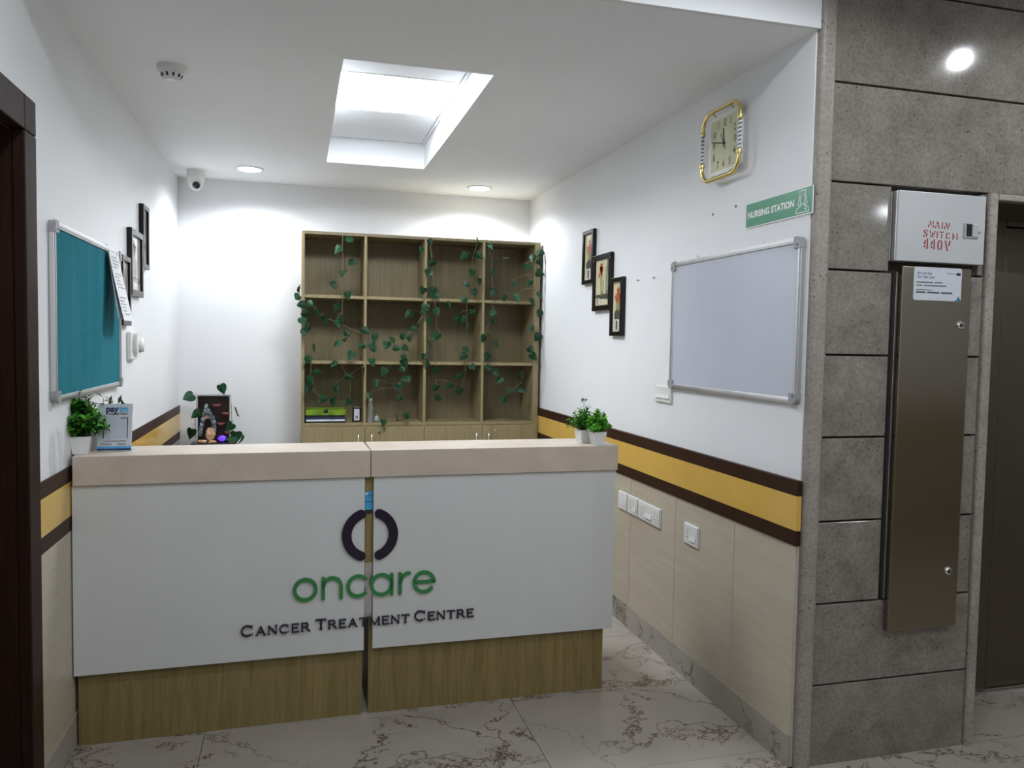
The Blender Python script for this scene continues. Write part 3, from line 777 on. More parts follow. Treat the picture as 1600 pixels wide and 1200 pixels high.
sheet('back_sheet', 'card', 0.045, 0.030, 0.0, 0.285); sheet('sheet', 'paper', 0.060, 0.015, 0.002, 0.290)
m = MB(); N = 19
for i in range(1, N):
    q = (i + 0.4) / (N + 1.5)
    if i in (5, 11, 12): continue
    w = random.uniform(0.07, 0.15); x = 0.02 + random.uniform(0, 0.03); y = -0.0040 - 0.060 * q ** 1.15 - 0.0004
    z = -q * 0.290
    m.add([(x - 0.015 * q, y, z), (x + w - 0.015 * q, y, z), (x + w - 0.015 * q, y - 0.0012, z - 0.0045), (x - 0.015 * q, y - 0.0012, z - 0.0045)], [(0, 1, 2, 3)])
m.build('typed_lines', 'ink_pale', pp)
MB().box(0.150, 0.176, -0.006, 0.0, -0.010, 0.004, 0.002).build('clip', 'alu', pp)

# framed pictures, three stepped on each side wall
def picture(label, loc, rz, w, h, kind, grey, group=None):
    p = thing('picture_frame', label, 'picture', loc, rz)
    fw = 0.024 if w < 0.25 else 0.03; d = 0.024
    m = MB()
    for a in ((0, w, 0, fw), (0, w, h - fw, h), (0, fw, fw, h - fw), (w - fw, w, fw, h - fw)):
        m.box(a[0], a[1], -d, -0.0005, a[2], a[3], 0.002)
    m.build('frame', 'black_frame', p)
    names = ['art_cream', 'art_mist', 'art_red', 'art_stem', 'art_vase', 'art_pale']
    mats = [n + ('_grey' if grey else '') for n in names]
    a = MB(); y = -0.012
    a.box(fw, w - fw, y, -0.002, fw, h - fw, 0, 0)
    iw, ih = w - 2 * fw, h - 2 * fw
    P = lambda u, v: (fw + u * iw, fw + v * ih)
    def quad(us, mi, k): a.prism([P(*q) for q in us], y - 0.0003 * k, y - 0.0003 * (k - 1), mi)
    if kind == 'tall':
        quad([(0.62, 0.0), (1, 0.0), (1, 1), (0.72, 1)], 1, 1)
        quad([(0.12, 0.02), (0.75, 0.02), (0.72, 0.24), (0.18, 0.24)], 5, 2)
        quad([(0.36, 0.04), (0.55, 0.04), (0.55, 0.22), (0.38, 0.22)], 4, 3)
        quad([(0.22, 0.25), (0.72, 0.25), (0.82, 0.33), (0.74, 0.42), (0.52, 0.45), (0.28, 0.42), (0.16, 0.33)], 4, 3)
        for u0, u1, v1 in ((0.42, 0.32, 0.72), (0.5, 0.56, 0.82), (0.54, 0.74, 0.68)): stroke(a, [P(u0, 0.42), P((u0 + u1) / 2, (0.42 + v1) / 2 + 0.03), P(u1, v1)], 0.006, y - 0.0012, y - 0.0009, True, 3)
        for u, v, r in ((0.34, 0.70, 0.016), (0.56, 0.82, 0.020), (0.70, 0.66, 0.017), (0.45, 0.62, 0.014), (0.62, 0.74, 0.015)):
            a.prism([(P(u, v)[0] + r * (0.8 + 0.3 * math.sin(5 * t)) * math.cos(t), P(u, v)[1] + r * 1.3 * (0.8 + 0.3 * math.sin(5 * t)) * math.sin(t)) for t in [2 * PI * k / 20 for k in range(20)]], y - 0.0015, y - 0.0012, 2)
    else:
        quad([(0.66, 0.12), (1, 0.12), (1, 1), (0.78, 1), (0.70, 0.6)], 1, 1)
        for k in range(9):
            u = 0.70 + 0.03 * k; stroke(a, [P(u, 0.25 + 0.02 * k), P(u + 0.05 * math.sin(k), 0.55), P(u - 0.02, 0.85 - 0.03 * k)], 0.004, y - 0.0006, y - 0.0003, True, 3 if k % 2 else 5)
        quad([(0.25, 0.14), (0.98, 0.14), (0.95, 0.24), (0.40, 0.25)], 4, 2)
        quad([(0.08, 0.02), (0.34, 0.02), (0.34, 0.16), (0.08, 0.16)], 5, 3)
        quad([(0.13, 0.03), (0.19, 0.03), (0.19, 0.16), (0.13, 0.16)], 4, 4)
        quad([(0.02, 0.17), (0.36, 0.17), (0.32, 0.24), (0.06, 0.24)], 4, 4)
        for u0, u1, v1 in ((0.36, 0.30, 0.72), (0.42, 0.44, 0.60), (0.48, 0.40, 0.85), (0.52, 0.58, 0.55)): stroke(a, [P(u0, 0.22), P((u0 + u1) / 2 + 0.03, (0.22 + v1) / 2), P(u1, v1)], 0.006, y - 0.0012, y - 0.0009, True, 3)
        for u, v, r in ((0.40, 0.84, 0.026), (0.34, 0.80, 0.020), (0.46, 0.78, 0.020), (0.40, 0.74, 0.022), (0.26, 0.66, 0.014), (0.42, 0.69, 0.015)):
            a.prism([(P(u, v)[0] + r * (0.8 + 0.25 * math.sin(5 * t + u * 9)) * math.cos(t), P(u, v)[1] + r * (0.8 + 0.25 * math.sin(5 * t + u * 9)) * math.sin(t)) for t in [2 * PI * k / 20 for k in range(20)]], y - 0.0016, y - 0.0012, 2)
    a.build('print', mats, p)
for n, c, g in (('art_cream', srgb(214, 206, 172), srgb(196, 190, 186)), ('art_mist', srgb(128, 138, 118), srgb(172, 166, 162)), ('art_red', srgb(196, 74, 48), srgb(142, 132, 128)), ('art_stem', srgb(122, 132, 62), srgb(150, 146, 140)), ('art_vase', srgb(74, 78, 74), srgb(134, 128, 124)), ('art_pale', srgb(216, 212, 202), srgb(206, 202, 198))):
    x = NT(n); co = x.coord(); nz = x.noise(co, 22, 5)
    x.set(x.ramp(nz, [(0.3, tuple(v * 0.8 for v in c[:3]) + (1,)), (0.7, c)]), 0.3); M[n] = x.m
    M[n + '_grey'] = plain(n + '_grey', g, 0.12, 0, 0.5, 0.12, 18)
picture('narrow black framed flower print, highest of three on the right wall', (XR, 4.630, 1.866), RIGHT, 0.184, 0.322, 'tall', False)
picture('wide black framed red flower print, middle of three on the right wall', (XR, 4.443, 1.698), RIGHT, 0.277, 0.324, 'wide', False)
picture('narrow black framed flower print nearest the whiteboard', (XR, 4.163, 1.551), RIGHT, 0.170, 0.320, 'tall', False)
picture('narrow framed print half hidden behind the hanging paper list', (XL, 3.950, 1.552), LEFT, 0.185, 0.320, 'tall', True)
picture('wide framed grey print, middle of three on the left wall', (XL, 4.157, 1.700), LEFT, 0.295, 0.322, 'wide', True)
picture('narrow framed print, highest of three on the left wall', (XL, 4.462, 1.856), LEFT, 0.165, 0.328, 'tall', True)

# white dispenser-like unit on the left wall
dv = thing('wall_unit', 'small white wall unit with rounded lobe below the left pictures', 'wall unit', (XL, 4.135, 1.390), LEFT)
MB().box(0, 0.150, -0.022, -0.0005, 0, 0.134, 0.006).build('housing', 'white_plastic', dv)
MB().prism(rrect(0.040, 0.150, 0.030, 0.132, 0.018), -0.040, -0.0222).build('cover', 'white_plastic', dv)
MB().lathe([(0.034, 0), (0.034, 0.012), (0.026, 0.020)], 24, (0.118, -0.040, 0.070), 'y').build('lobe', 'white_plastic', dv)
MB().box(0.095, 0.116, -0.043, -0.0402, 0.034, 0.048, 0.002).build('slot', 'rubber', dv)
MB().box(0.030, 0.034, -0.0235, -0.0222, 0.040, 0.095).build('seam', 'grey_plastic', dv)

# switch plates and sockets
def plate(label, loc, rz, w, h, mods, group=None):
    p = thing('socket_plate' if 's' in mods else 'switch_plate', label, 'socket' if 's' in mods else 'switch', loc, rz, group)
    m = MB().box(0, w, -0.006, -0.0005, 0, h, 0.002)
    m.box(0.004, w - 0.004, -0.011, -0.006, 0.003, h - 0.003, 0.0035); m.build('plate', 'white_plastic', p)
    n = len(mods); a, b = 0.016, w - 0.016; k = (b - a) / n
    for i, c in enumerate(mods):
        x0, x1 = a + k * i + 0.001, a + k * (i + 1) - 0.001; cx = (x0 + x1) / 2; z0, z1 = 0.022, h - 0.022
        if c == 'w':
            r = MB().prism([(-0.0112, z0), (-0.0175, z0 + 0.002), (-0.0125, (z0 + z1) / 2), (-0.0118, z1)], x0, x1)
            r.v = [(v[1], v[0], v[2]) for v in r.v]
            r.build('rocker', 'white_plastic', p)
        elif c == 'b': MB().box(x0, x1, -0.0125, -0.0112, z0, z1, 0.0006).build('blank_module', 'white_plastic', p)
        elif c == 's':
            MB().box(x0, x1, -0.0125, -0.0112, z0 - 0.006, z1 + 0.006, 0.0006).build('socket_module', 'white_plastic', p)
            hm = MB()
            for dx, dz, r in ((-0.005, 0.019, 0.0022), (0.005, 0.019, 0.0022), (0, 0.006, 0.0027), (-0.0055, -0.012, 0.0024), (0.0055, -0.012, 0.0024)):
                hm.lathe([(r, 0), (r, 0.0004)], 10, (cx + dx, -0.0126, h / 2 + dz), 'y')
            hm.build('pin_holes', 'rubber', p)
    return p
plate('white two rocker switch plate under the lower corner of the whiteboard', (XR, 3.583, 1.226), RIGHT, 0.178, 0.083, 'ww')
PF = XR - 0.012
plate('blank white plate next to the desk end, first of four on the beige panels', (PF, 3.980, 0.617), RIGHT, 0.122, 0.097, 'b')
plate('white socket plate with one switch, second from the desk end', (PF, 3.852, 0.617), RIGHT, 0.130, 0.097, 'sw')
plate('wide white double socket plate with a switch between, left of a panel joint', (PF, 3.719, 0.617), RIGHT, 0.252, 0.095, 'sws')
plate('white socket plate standing alone, nearest the corner of the right wall', (PF, 3.222, 0.615), RIGHT, 0.130, 0.094, 'sw')

# nails and plug marks in the plaster
for y, z, l in ((3.819, 1.837, 'small nail in the right wall, farther of the pair between pictures and whiteboard'), (3.627, 1.836, 'small nail in the right wall, nearer the whiteboard of the pair')):
    n = thing('wall_nail', l, 'nail', (XR, y, z), RIGHT, 'nails in the right wall')
    MB().lathe([(0.0022, 0.0), (0.0022, 0.012)], 8, axis='y').build('shank', 'grey_plastic', n); MB().lathe([(0.006, 0.012), (0.006, 0.014)], 10, axis='y').build('nail_head', 'grey_plastic', n)
for y, z, l in ((2.895, 2.069, 'chipped screw plug left of the green sign'), (3.08, 2.064, 'tiny screw plug below the wall clock')):
    n = thing('wall_plug', l, 'screw plug', (XR, y, z), RIGHT)
    MB().lathe([(0.006, -0.001), (0.007, 0.001), (0.004, 0.002)], 10, axis='y').build('plug', 'grey_plastic', n)
    MB().lathe([(0.003, 0.002), (0.0028, 0.0028)], 10, axis='y').build('plug_hole', 'rubber', n)

# ------------------------------------------------------------------ nursing station sign
sg = thing('wall_sign', 'green sign reading NURSING STATION with a white nurse figure', 'sign', (XR, 2.810, 1.965), RIGHT)
MB().box(0, 0.420, -0.004, -0.0005, 0, 0.096, 0.001).build('backing', 'sign_white', sg)
MB().box(0.001, 0.417, -0.0046, -0.0041, 0.005, 0.0945).build('sign_face', 'sign_green', sg)
text_mb('NURSING STATION', 0.034, 0.164, 0.0385, y=-0.0050, width=0.300, bold=0.0012).build('lettering', 'sign_white', sg)
ic = MB(); ix = 0.364; w = 0.0026; y0, y1 = -0.0051, -0.0047
stroke(ic, [(ix - 0.016, 0.074), (ix - 0.019, 0.087), (ix + 0.017, 0.087), (ix + 0.014, 0.074), (ix - 0.016, 0.074)], w, y0, y1)
stroke(ic, arc(ix - 0.001, 0.056, 0.0145, 0, 360, 24, 0.0175), w, y0, y1)
stroke(ic, arc(ix - 0.001, 0.052, 0.025, 140, 400 - 360, 16, 0.024)[::-1] , w, y0, y1)
stroke(ic, [(ix - 0.020, 0.066), (ix - 0.027, 0.040), (ix - 0.012, 0.036), (ix - 0.010, 0.040)], w, y0, y1)
stroke(ic, [(ix + 0.018, 0.066), (ix + 0.025, 0.040), (ix + 0.010, 0.036), (ix + 0.008, 0.040)], w, y0, y1)
stroke(ic, [(ix - 0.012, 0.034), (ix - 0.034, 0.026), (ix - 0.038, 0.011), (ix + 0.036, 0.011), (ix + 0.032, 0.026), (ix + 0.010, 0.034)], w, y0, y1)
stroke(ic, [(ix + 0.012, 0.0215), (ix + 0.021, 0.0215)], w, y0, y1); stroke(ic, [(ix + 0.0165, 0.017), (ix + 0.0165, 0.026)], w, y0 - 0.0001, y1)
ic.build('nurse_figure', 'sign_white', sg)

# ------------------------------------------------------------------ wall clock
ck = thing('wall_clock', 'square cream wall clock in a gold tube frame with twisted glass sides', 'clock', (XR, 2.954, 2.333), RIGHT)
MB().prism(rrect(-0.098, 0.098, -0.104, 0.104, 0.02), -0.0262, -0.0005).build('case', 'white_plastic', ck)
MB().ring(rrect(-0.120, 0.120, -0.122, 0.122, 0.018), rrect(-0.106, 0.106, -0.106, 0.106, 0.008), -0.031, -0.0263).build('bezel', 'sign_white', ck)
MB().prism(rrect(-0.108, 0.108, -0.108, 0.108, 0.008), -0.0285, -0.0263).build('dial', 'clock_face', ck)
tp = []
hw, hh, rr, ye = 0.148, 0.140, 0.062, -0.046
def bend(s, n=8): return [(x, ye, z) for x, z in [(-hw, s * 0.068)] + (arc(-hw + rr, s * (hh - rr), rr, 180, 180 - 90, n, s * rr)) + (arc(hw - rr, s * (hh - rr), rr, 90, 0, n, s * rr)) + [(hw, s * 0.068)]]
for s in (1, -1): MB().tube(bend(s), 0.008, 10).build('tube_frame', 'gold', ck)
for s in (-1, 1):
    m = MB(); m.tube([(s * hw, ye, -0.064), (s * hw, ye, 0.064)], 0.006, 8); m.build('glass_rod', 'ink', ck)
    for ph in (0,):
        m = MB(); m.tube([(s * hw + 0.0065 * math.cos(k * 0.72 + ph), ye + 0.0065 * math.sin(k * 0.72 + ph), -0.064 + 0.128 * k / 70) for k in range(71)], 0.0044, 6); m.build('twisted_rod', 'twist_white', ck)
    for z in (-0.068, 0.068): MB().lathe([(0.0105, -0.010), (0.0115, -0.006), (0.0115, 0.006), (0.0105, 0.010)], 14, (s * hw, ye, z)).build('ferrule', 'gold', ck)
    for z in (-0.132, 0.132): MB().tube([(s * 0.07, ye + 0.004, z), (s * 0.07, -0.018, z * 0.85)], 0.004, 8).build('bracket', 'gold', ck)
for k in range(1, 13):
    a = PI / 2 - k * PI / 6; rx = 0.083
    sx, sz = math.cos(a), math.sin(a); q = rx / max(abs(sx), abs(sz)) * 0.98 if k in (12, 3, 6, 9) else rx / max(abs(sx), abs(sz)) * 0.97
    text_mb(str(k), 0.040, sx * q, sz * q - 0.0125, y=-0.0290, xs=0.74, bold=0.0008).build('numeral', 'art_vase', ck)
def hand(name, ang, l, w, y, tail=0.015):
    a = math.radians(90 - ang); c, s = math.cos(a), math.sin(a)
    m = MB(); stroke(m, [(-tail * c, -tail * s), (l * c, l * s)], w, y - 0.0008, y, False); return m.build(name, 'black_plastic', ck)
hand('hour_hand', 353, 0.062, 0.0075, -0.0300); hand('minute_hand', 283, 0.094, 0.0050, -0.0310); hand('second_hand', 150, 0.032, 0.003, -0.0318, 0.05)
MB().lathe([(0.006, 0.0286), (0.006, 0.0335)], 14, axis='y').build('hub', 'black_plastic', ck)

# ------------------------------------------------------------------ ceiling devices
sd = thing('smoke_detector', 'white round smoke detector on the station ceiling', 'smoke detector', (-0.49, 3.50, H))
MB().lathe([(0.056, 0), (0.056, -0.016), (0.050, -0.024)], 28).build('base', 'white_plastic', sd)
MB().lathe([(0.044, -0.0245), (0.040, -0.034), (0.030, -0.050), (0.022, -0.054)], 28).build('sensor_head', 'white_plastic', sd)
for k in range(10):
    a = 2 * PI * k / 10
    mt = Matrix.Rotation(a, 4, 'Z') @ Matrix.Translation((0.0385, 0, -0.038)) @ Matrix.Rotation(math.radians(32), 4, 'Y')
    MB().box(-0.001, 0.0015, -0.0035, 0.0035, -0.007, 0.007, 0, 0, mt).build('slot', 'rubber', sd)
cc = thing('dome_camera', 'white dome security camera in the left back ceiling corner', 'camera', (-0.640, 5.58, H))
MB().lathe([(0.054, 0), (0.054, -0.040), (0.052, -0.044)], 28).build('base', 'white_plastic', cc)
MB().lathe([(0.056, -0.0445), (0.056, -0.054), (0.050, -0.080), (0.038, -0.108), (0.024, -0.124), (0.008, -0.130)], 28).build('dome', 'white_plastic', cc)
mt = Matrix.Translation((0.010, -0.039, -0.100)) @ Matrix.Rotation(math.radians(114), 4, 'X')
m = MB(); m.lathe([(0.026, -0.004), (0.026, 0.006), (0.022, 0.010)], 22); m.v = [tuple(mt @ Vector(v)) for v in m.v]; m.build('lens_ring', 'grey_plastic', cc)
m = MB(); m.lathe([(0.0215, 0.0102), (0.0205, 0.012), (0.010, 0.0145)], 22); m.v = [tuple(mt @ Vector(v)) for v in m.v]; m.build('lens', 'lens', cc)

# ------------------------------------------------------------------ main switch box and riser panel
sb = thing('switch_box', 'white main switch box with red stencil lettering set in the granite', 'switch box', (2.036, 2.394, 1.815))
MB().box(0, 0.383, 0.002, 0.034, 0.002, 0.246, 0.002).build('box_body', 'enamel', sb)
MB().box(0.006, 0.386, -0.024, 0.0015, 0, 0.248, 0.003).build('box_door', 'enamel', sb)
MB().box(0.0, 0.005, -0.020, 0.0015, 0.002, 0.246, 0.001).build('hinge_edge', 'alu', sb)
MB().tube([(0.0035, -0.016, 0.06), (0.0035, -0.016, 0.19)], 0.003, 8).build('hinge_pin', 'alu', sb)
lt = MB().box(0.289, 0.353, -0.0275, -0.0242, 0.093, 0.148, 0.002).build('latch_plate', 'grey_plastic', sb)
MB().box(0.300, 0.323, -0.0282, -0.0277, 0.100, 0.144).build('latch_recess', 'rubber', lt)
MB().box(0.326, 0.350, -0.0300, -0.0277, 0.098, 0.146, 0.001).build('latch_paddle', 'alu', lt)
MB().box(0.3535, 0.367, -0.0265, -0.0242, 0.114, 0.122, 0.001).build('latch_tongue', 'grey_plastic', lt)
# stencil lettering, strokes broken by the stencil's bridges
ST = {'M': [[(0, 0), (0, .45)], [(.12, 1), (.32, .32)], [(.62, .98), (.52, .55)], [(.62, .40), (.62, 0)]],
 'A': [[(0, 0), (.16, .42)], [(.26, 1), (.30, .62)], [(.34, .95), (.56, 0)]], 'I': [[(.1, 0), (.1, 1)]],
 'N': [[(0, 0), (0, .48)], [(.10, 1), (.52, .02)], [(.60, .45), (.60, 1)]],
 'S': [[(.52, .80), (.50, .98)], [(.34, 1), (.08, .86), (.10, .66), (.44, .42), (.48, .18), (.34, .04)], [(.20, .03), (.02, .10), (.0, .24)]],
 'W': [[(0, 1), (.06, .62)], [(.10, .36), (.16, 0)], [(.28, .72), (.44, 0)], [(.52, .40), (.66, 1)]],
 'T': [[(0, .95), (.52, .95)], [(.26, .72), (.26, 0)]], 'C': [[(.18, .97), (.02, .7), (.02, .3), (.18, .03)], [(.46, .74), (.36, .93)], [(.46, .26), (.36, .07)]],
 'H': [[(.05, 0), (.05, 1)], [(.14, .5), (.28, .5)], [(.62, 0), (.62, 1)]],
 '4': [[(.05, .44), (.22, .82)], [(0, .22), (.22, .22)], [(.44, 0), (.44, 1)]], '0': [[(.18, .96), (.04, .7), (.04, .3), (.16, .04)], [(.36, .96), (.50, .7), (.50, .3), (.38, .04)]],
 'V': [[(.06, 1), (.38, 0)], [(.66, 1), (.54, .50)]]}
m = MB()
for txt, x0, x1, z, h, w in (('MAIN', 0.1375, 0.227, 0.1235, 0.0235, 0.0042), ('SWITCH', 0.116, 0.264, 0.0905, 0.023, 0.0042), ('440V', 0.119, 0.232, 0.047, 0.037, 0.0056)):
    ws = [0.22 if c == 'I' else 0.66 for c in txt]; k = (x1 - x0) / (sum(ws) + 0.22 * (len(txt) - 1)); x = x0
    for c, cw in zip(txt, ws):
        for s in ST[c]: stroke(m, [(x + p[0] * k, z + p[1] * h - (x - x0) * 0.04) for p in s], w, -0.0247, -0.0242, False)
        x += (cw + 0.22) * k
m.build('stencil_lettering', 'red_paint', sb)

rp = thing('riser_panel', 'tall brushed steel riser panel with two round locks beside the lift', 'panel', (2.062, 2.394, 0.480))
MB().box(0, 0.302, -0.006, 0.034, 0.115, 1.298, 0.001).build('panel_box', 'alu', rp)
MB().box(0.003, 0.304, -0.030, -0.0065, 0, 1.318, 0.004).build('panel_door', 'steel', rp)
for z, x in ((1.113, 0.262), (0.209, 0.258)):
    l = MB().lathe([(0.0155, 0.030), (0.0155, 0.034), (0.012, 0.038)], 22, (x, 0, z), 'y').build('lock', 'chrome', rp)
    MB().lathe([(0.0075, 0.0382), (0.0075, 0.0405)], 16, (x, 0, z), 'y').build('lock_core', 'black_plastic', l)
    MB().box(x - 0.0012, x + 0.0012, -0.0415, -0.0406, z - 0.006, z + 0.006).build('keyhole', 'chrome', l)
nt = thing('notice_plate', 'white printed notice on the top of the steel riser panel', 'notice', (2.113, 2.3638, 1.679))
MB().prism(rrect(0, 0.207, 0, 0.118, 0.008), -0.0016, -0.0002).build('notice_face', 'card', nt)
text_mb('All in One Stop', 0.0125, 0.012, 0.0925, 'LEFT', 0.064, y=-0.002).build('lettering', 'navy_print', nt)
text_mb('You Take Care', 0.0165, 0.012, 0.078, 'LEFT', 0.075, y=-0.002).build('lettering', 'navy_print', nt)
m = MB()
for x0, x1, z in ((0.011, 0.082, 0.0615), (0.090, 0.124, 0.0615), (0.011, 0.036, 0.0505), (0.043, 0.140, 0.0505)): m.box(x0, x1, -0.0021, -0.0016, z, z + 0.0045)
m.build('print_lines', 'ink', nt)
m = MB()
for x0, x1, z, h in ((0.011, 0.080, 0.036, 0.002), (0.011, 0.052, 0.0255, 0.0055), (0.059, 0.112, 0.0255, 0.0055), (0.119, 0.168, 0.0255, 0.0055), (0.142, 0.180, 0.0975, 0.0015)): m.box(x0, x1, -0.0021, -0.0016, z, z + h)
m.build('contact_lines', 'art_vase', nt)
MB().box(0.183, 0.201, -0.0021, -0.0016, 0.092, 0.102).build('blue_mark', 'navy_print', nt)
m = MB(); m.prism([(0.180, 0.001), (0.205, 0.001), (0.196, 0.019), (0.190, 0.008)], -0.0021, -0.0016); m.build('blue_corner', 'teal_print', nt)

# ------------------------------------------------------------------ on the counter
CZ = 1.0726
ps = thing('payment_stand', 'acrylic payment card stand beside the bushy plant at the left counter end', 'card stand', (-0.715, 3.200, CZ), 0.03)
tilt = Matrix.Translation((0, 0.020, 0.0)) @ Matrix.Rotation(math.radians(-14), 4, 'X')
def tl(mb): mb.v = [tuple(tilt @ Vector(v)) for v in mb.v]; return mb
W2, H2 = 0.118, 0.180
tl(MB().box(0, W2, 0, 0.003, 0.002, H2, 0.001)).build('acrylic_back', 'clear', ps)
MB().box(0, W2, 0.023, 0.085, 0, 0.0028, 0.001).build('acrylic_foot', 'clear', ps)
cd = tl(MB().prism([(0.001, 0.004), (W2 - 0.001, 0.004), (W2 - 0.001, H2 - 0.002), (0.001, H2 - 0.002)], -0.0012, -0.0002)).build('print_card', 'card', ps)
tl(MB().prism([(0.024, 0.048), (0.098, 0.048), (0.098, 0.132), (0.024, 0.132)], -0.0016, -0.0012)).build('code_field', 'card_inner', ps)
tl(text_mb('pay', 0.033, 0.027, 0.149, 'LEFT', 0.044, y=-0.0017, bold=0.0015)).build('lettering', 'navy_print', ps)
tl(text_mb('tm', 0.033, 0.073, 0.149, 'LEFT', 0.031, y=-0.0017, bold=0.0015)).build('lettering', 'blue_print', ps)
tl(text_mb('Accepted Here', 0.012, 0.064, 0.138, 'CENTER', 0.072, y=-0.0017, bold=0.0003)).build('lettering', 'ink_dark', ps)
for x in (0.0195, 0.1005): tl(MB().box(x, x + 0.003, -0.0017, -0.0012, 0.048, 0.128)).build('side_bar', 'navy_print', ps)
m = MB()
for x0, x1, z, h in ((0.022, 0.098, 0.037, 0.003), (0.014, 0.050, 0.029, 0.002), (0.014, 0.050, 0.024, 0.002), (0.070, 0.098, 0.029, 0.002), (0.070, 0.098, 0.024, 0.002), (0.078, 0.098, 0.123, 0.004)): m.box(x0, x1, -0.0020, -0.0012, z, z + h)
tl(m).build('print_lines', 'ink', ps)
tl(MB().box(0.001, W2 - 0.001, -0.0017, -0.0012, 0.011, 0.019)).build('light_blue_band', 'blue_print', ps)
tl(MB().box(0.001, W2 - 0.001, -0.0017, -0.0012, 0.004, 0.0108)).build('navy_band', 'navy_print', ps)

def leaf_tri(mb, base, d, side, l, w, mi=0, fold=0.25):
    """a small pointed leaf: two folded halves on a midrib"""
    d = d.normalized(); s = side - d * side.dot(d)
    if s.length < 1e-4: s = d.orthogonal()
    s.normalize(); n = d.cross(s)
    a = base; c = base + d * l - n * l * 0.12; m1 = base + d * l * 0.45
    mb.add([a, m1 + s * w / 2 + n * w * fold, c, m1 - s * w / 2 + n * w * fold, m1], [(0, 4, 1), (4, 2, 1), (0, 3, 4), (4, 3, 2)], mi)
def plant(label, loc, rz, pw, ph, stems, seed, mats, leaf_l, leaf_w, flower=None, group='potted artificial plants on the counter'):
    R = random.Random(seed)
    p = thing('potted_plant', label, 'plant', loc, rz, group)
    b, t = pw * 0.37, pw * 0.5
    m = MB()
    for (r0, z0), (r1, z1) in (((b, 0), (t, ph)), ((t, ph), (t - 0.004, ph)), ((t - 0.004, ph), (t - 0.006, ph - 0.008))):
        vs = [(sx * r, sy * r, z) for r, z in ((r0, z0), (r1, z1)) for sx, sy in ((-1, -1), (1, -1), (1, 1), (-1, 1))]
        m.add(vs, [(i, (i + 1) % 4, 4 + (i + 1) % 4, 4 + i) for i in range(4)])
    m.add([(-b, -b, 0), (b, -b, 0), (b, b, 0), (-b, b, 0)], [(3, 2, 1, 0)])
    m.build('pot', 'pot', p)
    MB().box(-t + 0.0065, t - 0.0065, -t + 0.0065, t - 0.0065, ph - 0.02, ph - 0.0075).build('soil', 'soil', p)
    sm = MB(); lf = MB()
    for (dx, dy, dz, n) in stems:
        base = Vector((R.uniform(-0.4, 0.4) * t, R.uniform(-0.4, 0.4) * t, ph - 0.010)); tip = Vector((dx, dy, dz + ph))
        mid = base.lerp(tip, 0.5) + Vector((0, 0, 0.012)) - Vector((dx, dy, 0)) * 0.12
        q = [base.lerp(mid, k / 4).lerp(mid.lerp(tip, k / 4), k / 4) for k in range(5)]
        sm.tube(q, [0.0022, 0.002, 0.0017, 0.0014, 0.001], 5)
        for i in range(n):
            f = 0.28 + 0.74 * i / max(1, n - 1); f = min(f, 1.0)
            pt = base.lerp(mid, f).lerp(mid.lerp(tip, f), f)
            ax = (tip - base).normalized()
            ang = i * 2.4 + R.random(); rad = ax.orthogonal().normalized(); rad.rotate(Matrix.Rotation(ang, 3, ax))
            d = (rad * 0.9 + ax * R.uniform(0.2, 0.9) + Vector((0, 0, R.uniform(-0.15, 0.25))))
            k = R.uniform(0.7, 1.15)
            leaf_tri(lf, pt, d, ax.cross(rad) + Vector((R.uniform(-.3, .3), R.uniform(-.3, .3), 0)), leaf_l * k, leaf_w * k, R.randrange(len(mats)))
    sm.build('stems', 'bush_dark', p)
    o = lf.build('foliage', mats, p); o['kind'] = 'stuff'
    if flower:
        fm = MB(); fm.tube([(0, 0, ph), (flower[0] * 0.6, flower[1] * 0.6, ph + flower[2] * 0.6), (flower[0], flower[1], ph + flower[2])], 0.0012, 5)
        for k in range(12):
            a = Vector((R.gauss(0, 1), R.gauss(0, 1), R.gauss(0.6, 0.6))).normalized()
            leaf_tri(fm, Vector((flower[0], flower[1], ph + flower[2])) + a * 0.006, a, Vector((R.random(), R.random(), R.random())), 0.014, 0.010)
        fm.build('flower_sprig', 'flower_grey', p)
    return p
def dome_stems(n, rx, rz, seed, leaves, zmin=0.0):
    R = random.Random(seed); o = []
    for i in range(n):
        a = i * 2.39996 + R.uniform(-.3, .3); el = math.radians(R.uniform(4, 88)); k = R.uniform(0.72, 1.0)
        o.append((rx * k * math.cos(el) * math.cos(a), rx * k * math.cos(el) * math.sin(a), zmin + rz * k * math.sin(el), leaves))
    return o
plant('bushy plant in a square white pot at the left counter end', (-0.758, 3.185, CZ), 0.10, 0.068, 0.064, dome_stems(52, 0.088, 0.125, 3, 20, 0.012) + [(-0.005, 0.0, 0.158, 14), (-0.03, 0, 0.135, 11), (0.02, 0.0, 0.14, 11)], 5, ['bush', 'bush', 'bush_dark'], 0.030, 0.013)
plant('dark leaved plant in a white pot behind the payment stand', (-0.728, 3.300, CZ), 0.05, 0.062, 0.060, [(0.09 * math.cos(k), 0.03 * math.sin(k), 0.095 + 0.02 * (k % 3), 7) for k in range(7)] + [(0.105, -0.01, 0.095, 9), (0.07, 0, 0.11, 9), (0.04, 0, 0.115, 9)], 8, ['bush_dark', 'bush_dark', 'leaf'], 0.042, 0.013)
plant('round lime green plant in the front white pot at the right counter end', (1.250, 3.183, CZ), 0.12, 0.058, 0.055, dome_stems(46, 0.052, 0.085, 9, 20, 0.010) + [(0.058, 0.0, 0.024, 14), (0.040, -0.02, 0.028, 12), (-0.05, -0.03, 0.01, 12)], 15, ['bush', 'bush_lime', 'bush_lime'], 0.019, 0.012)
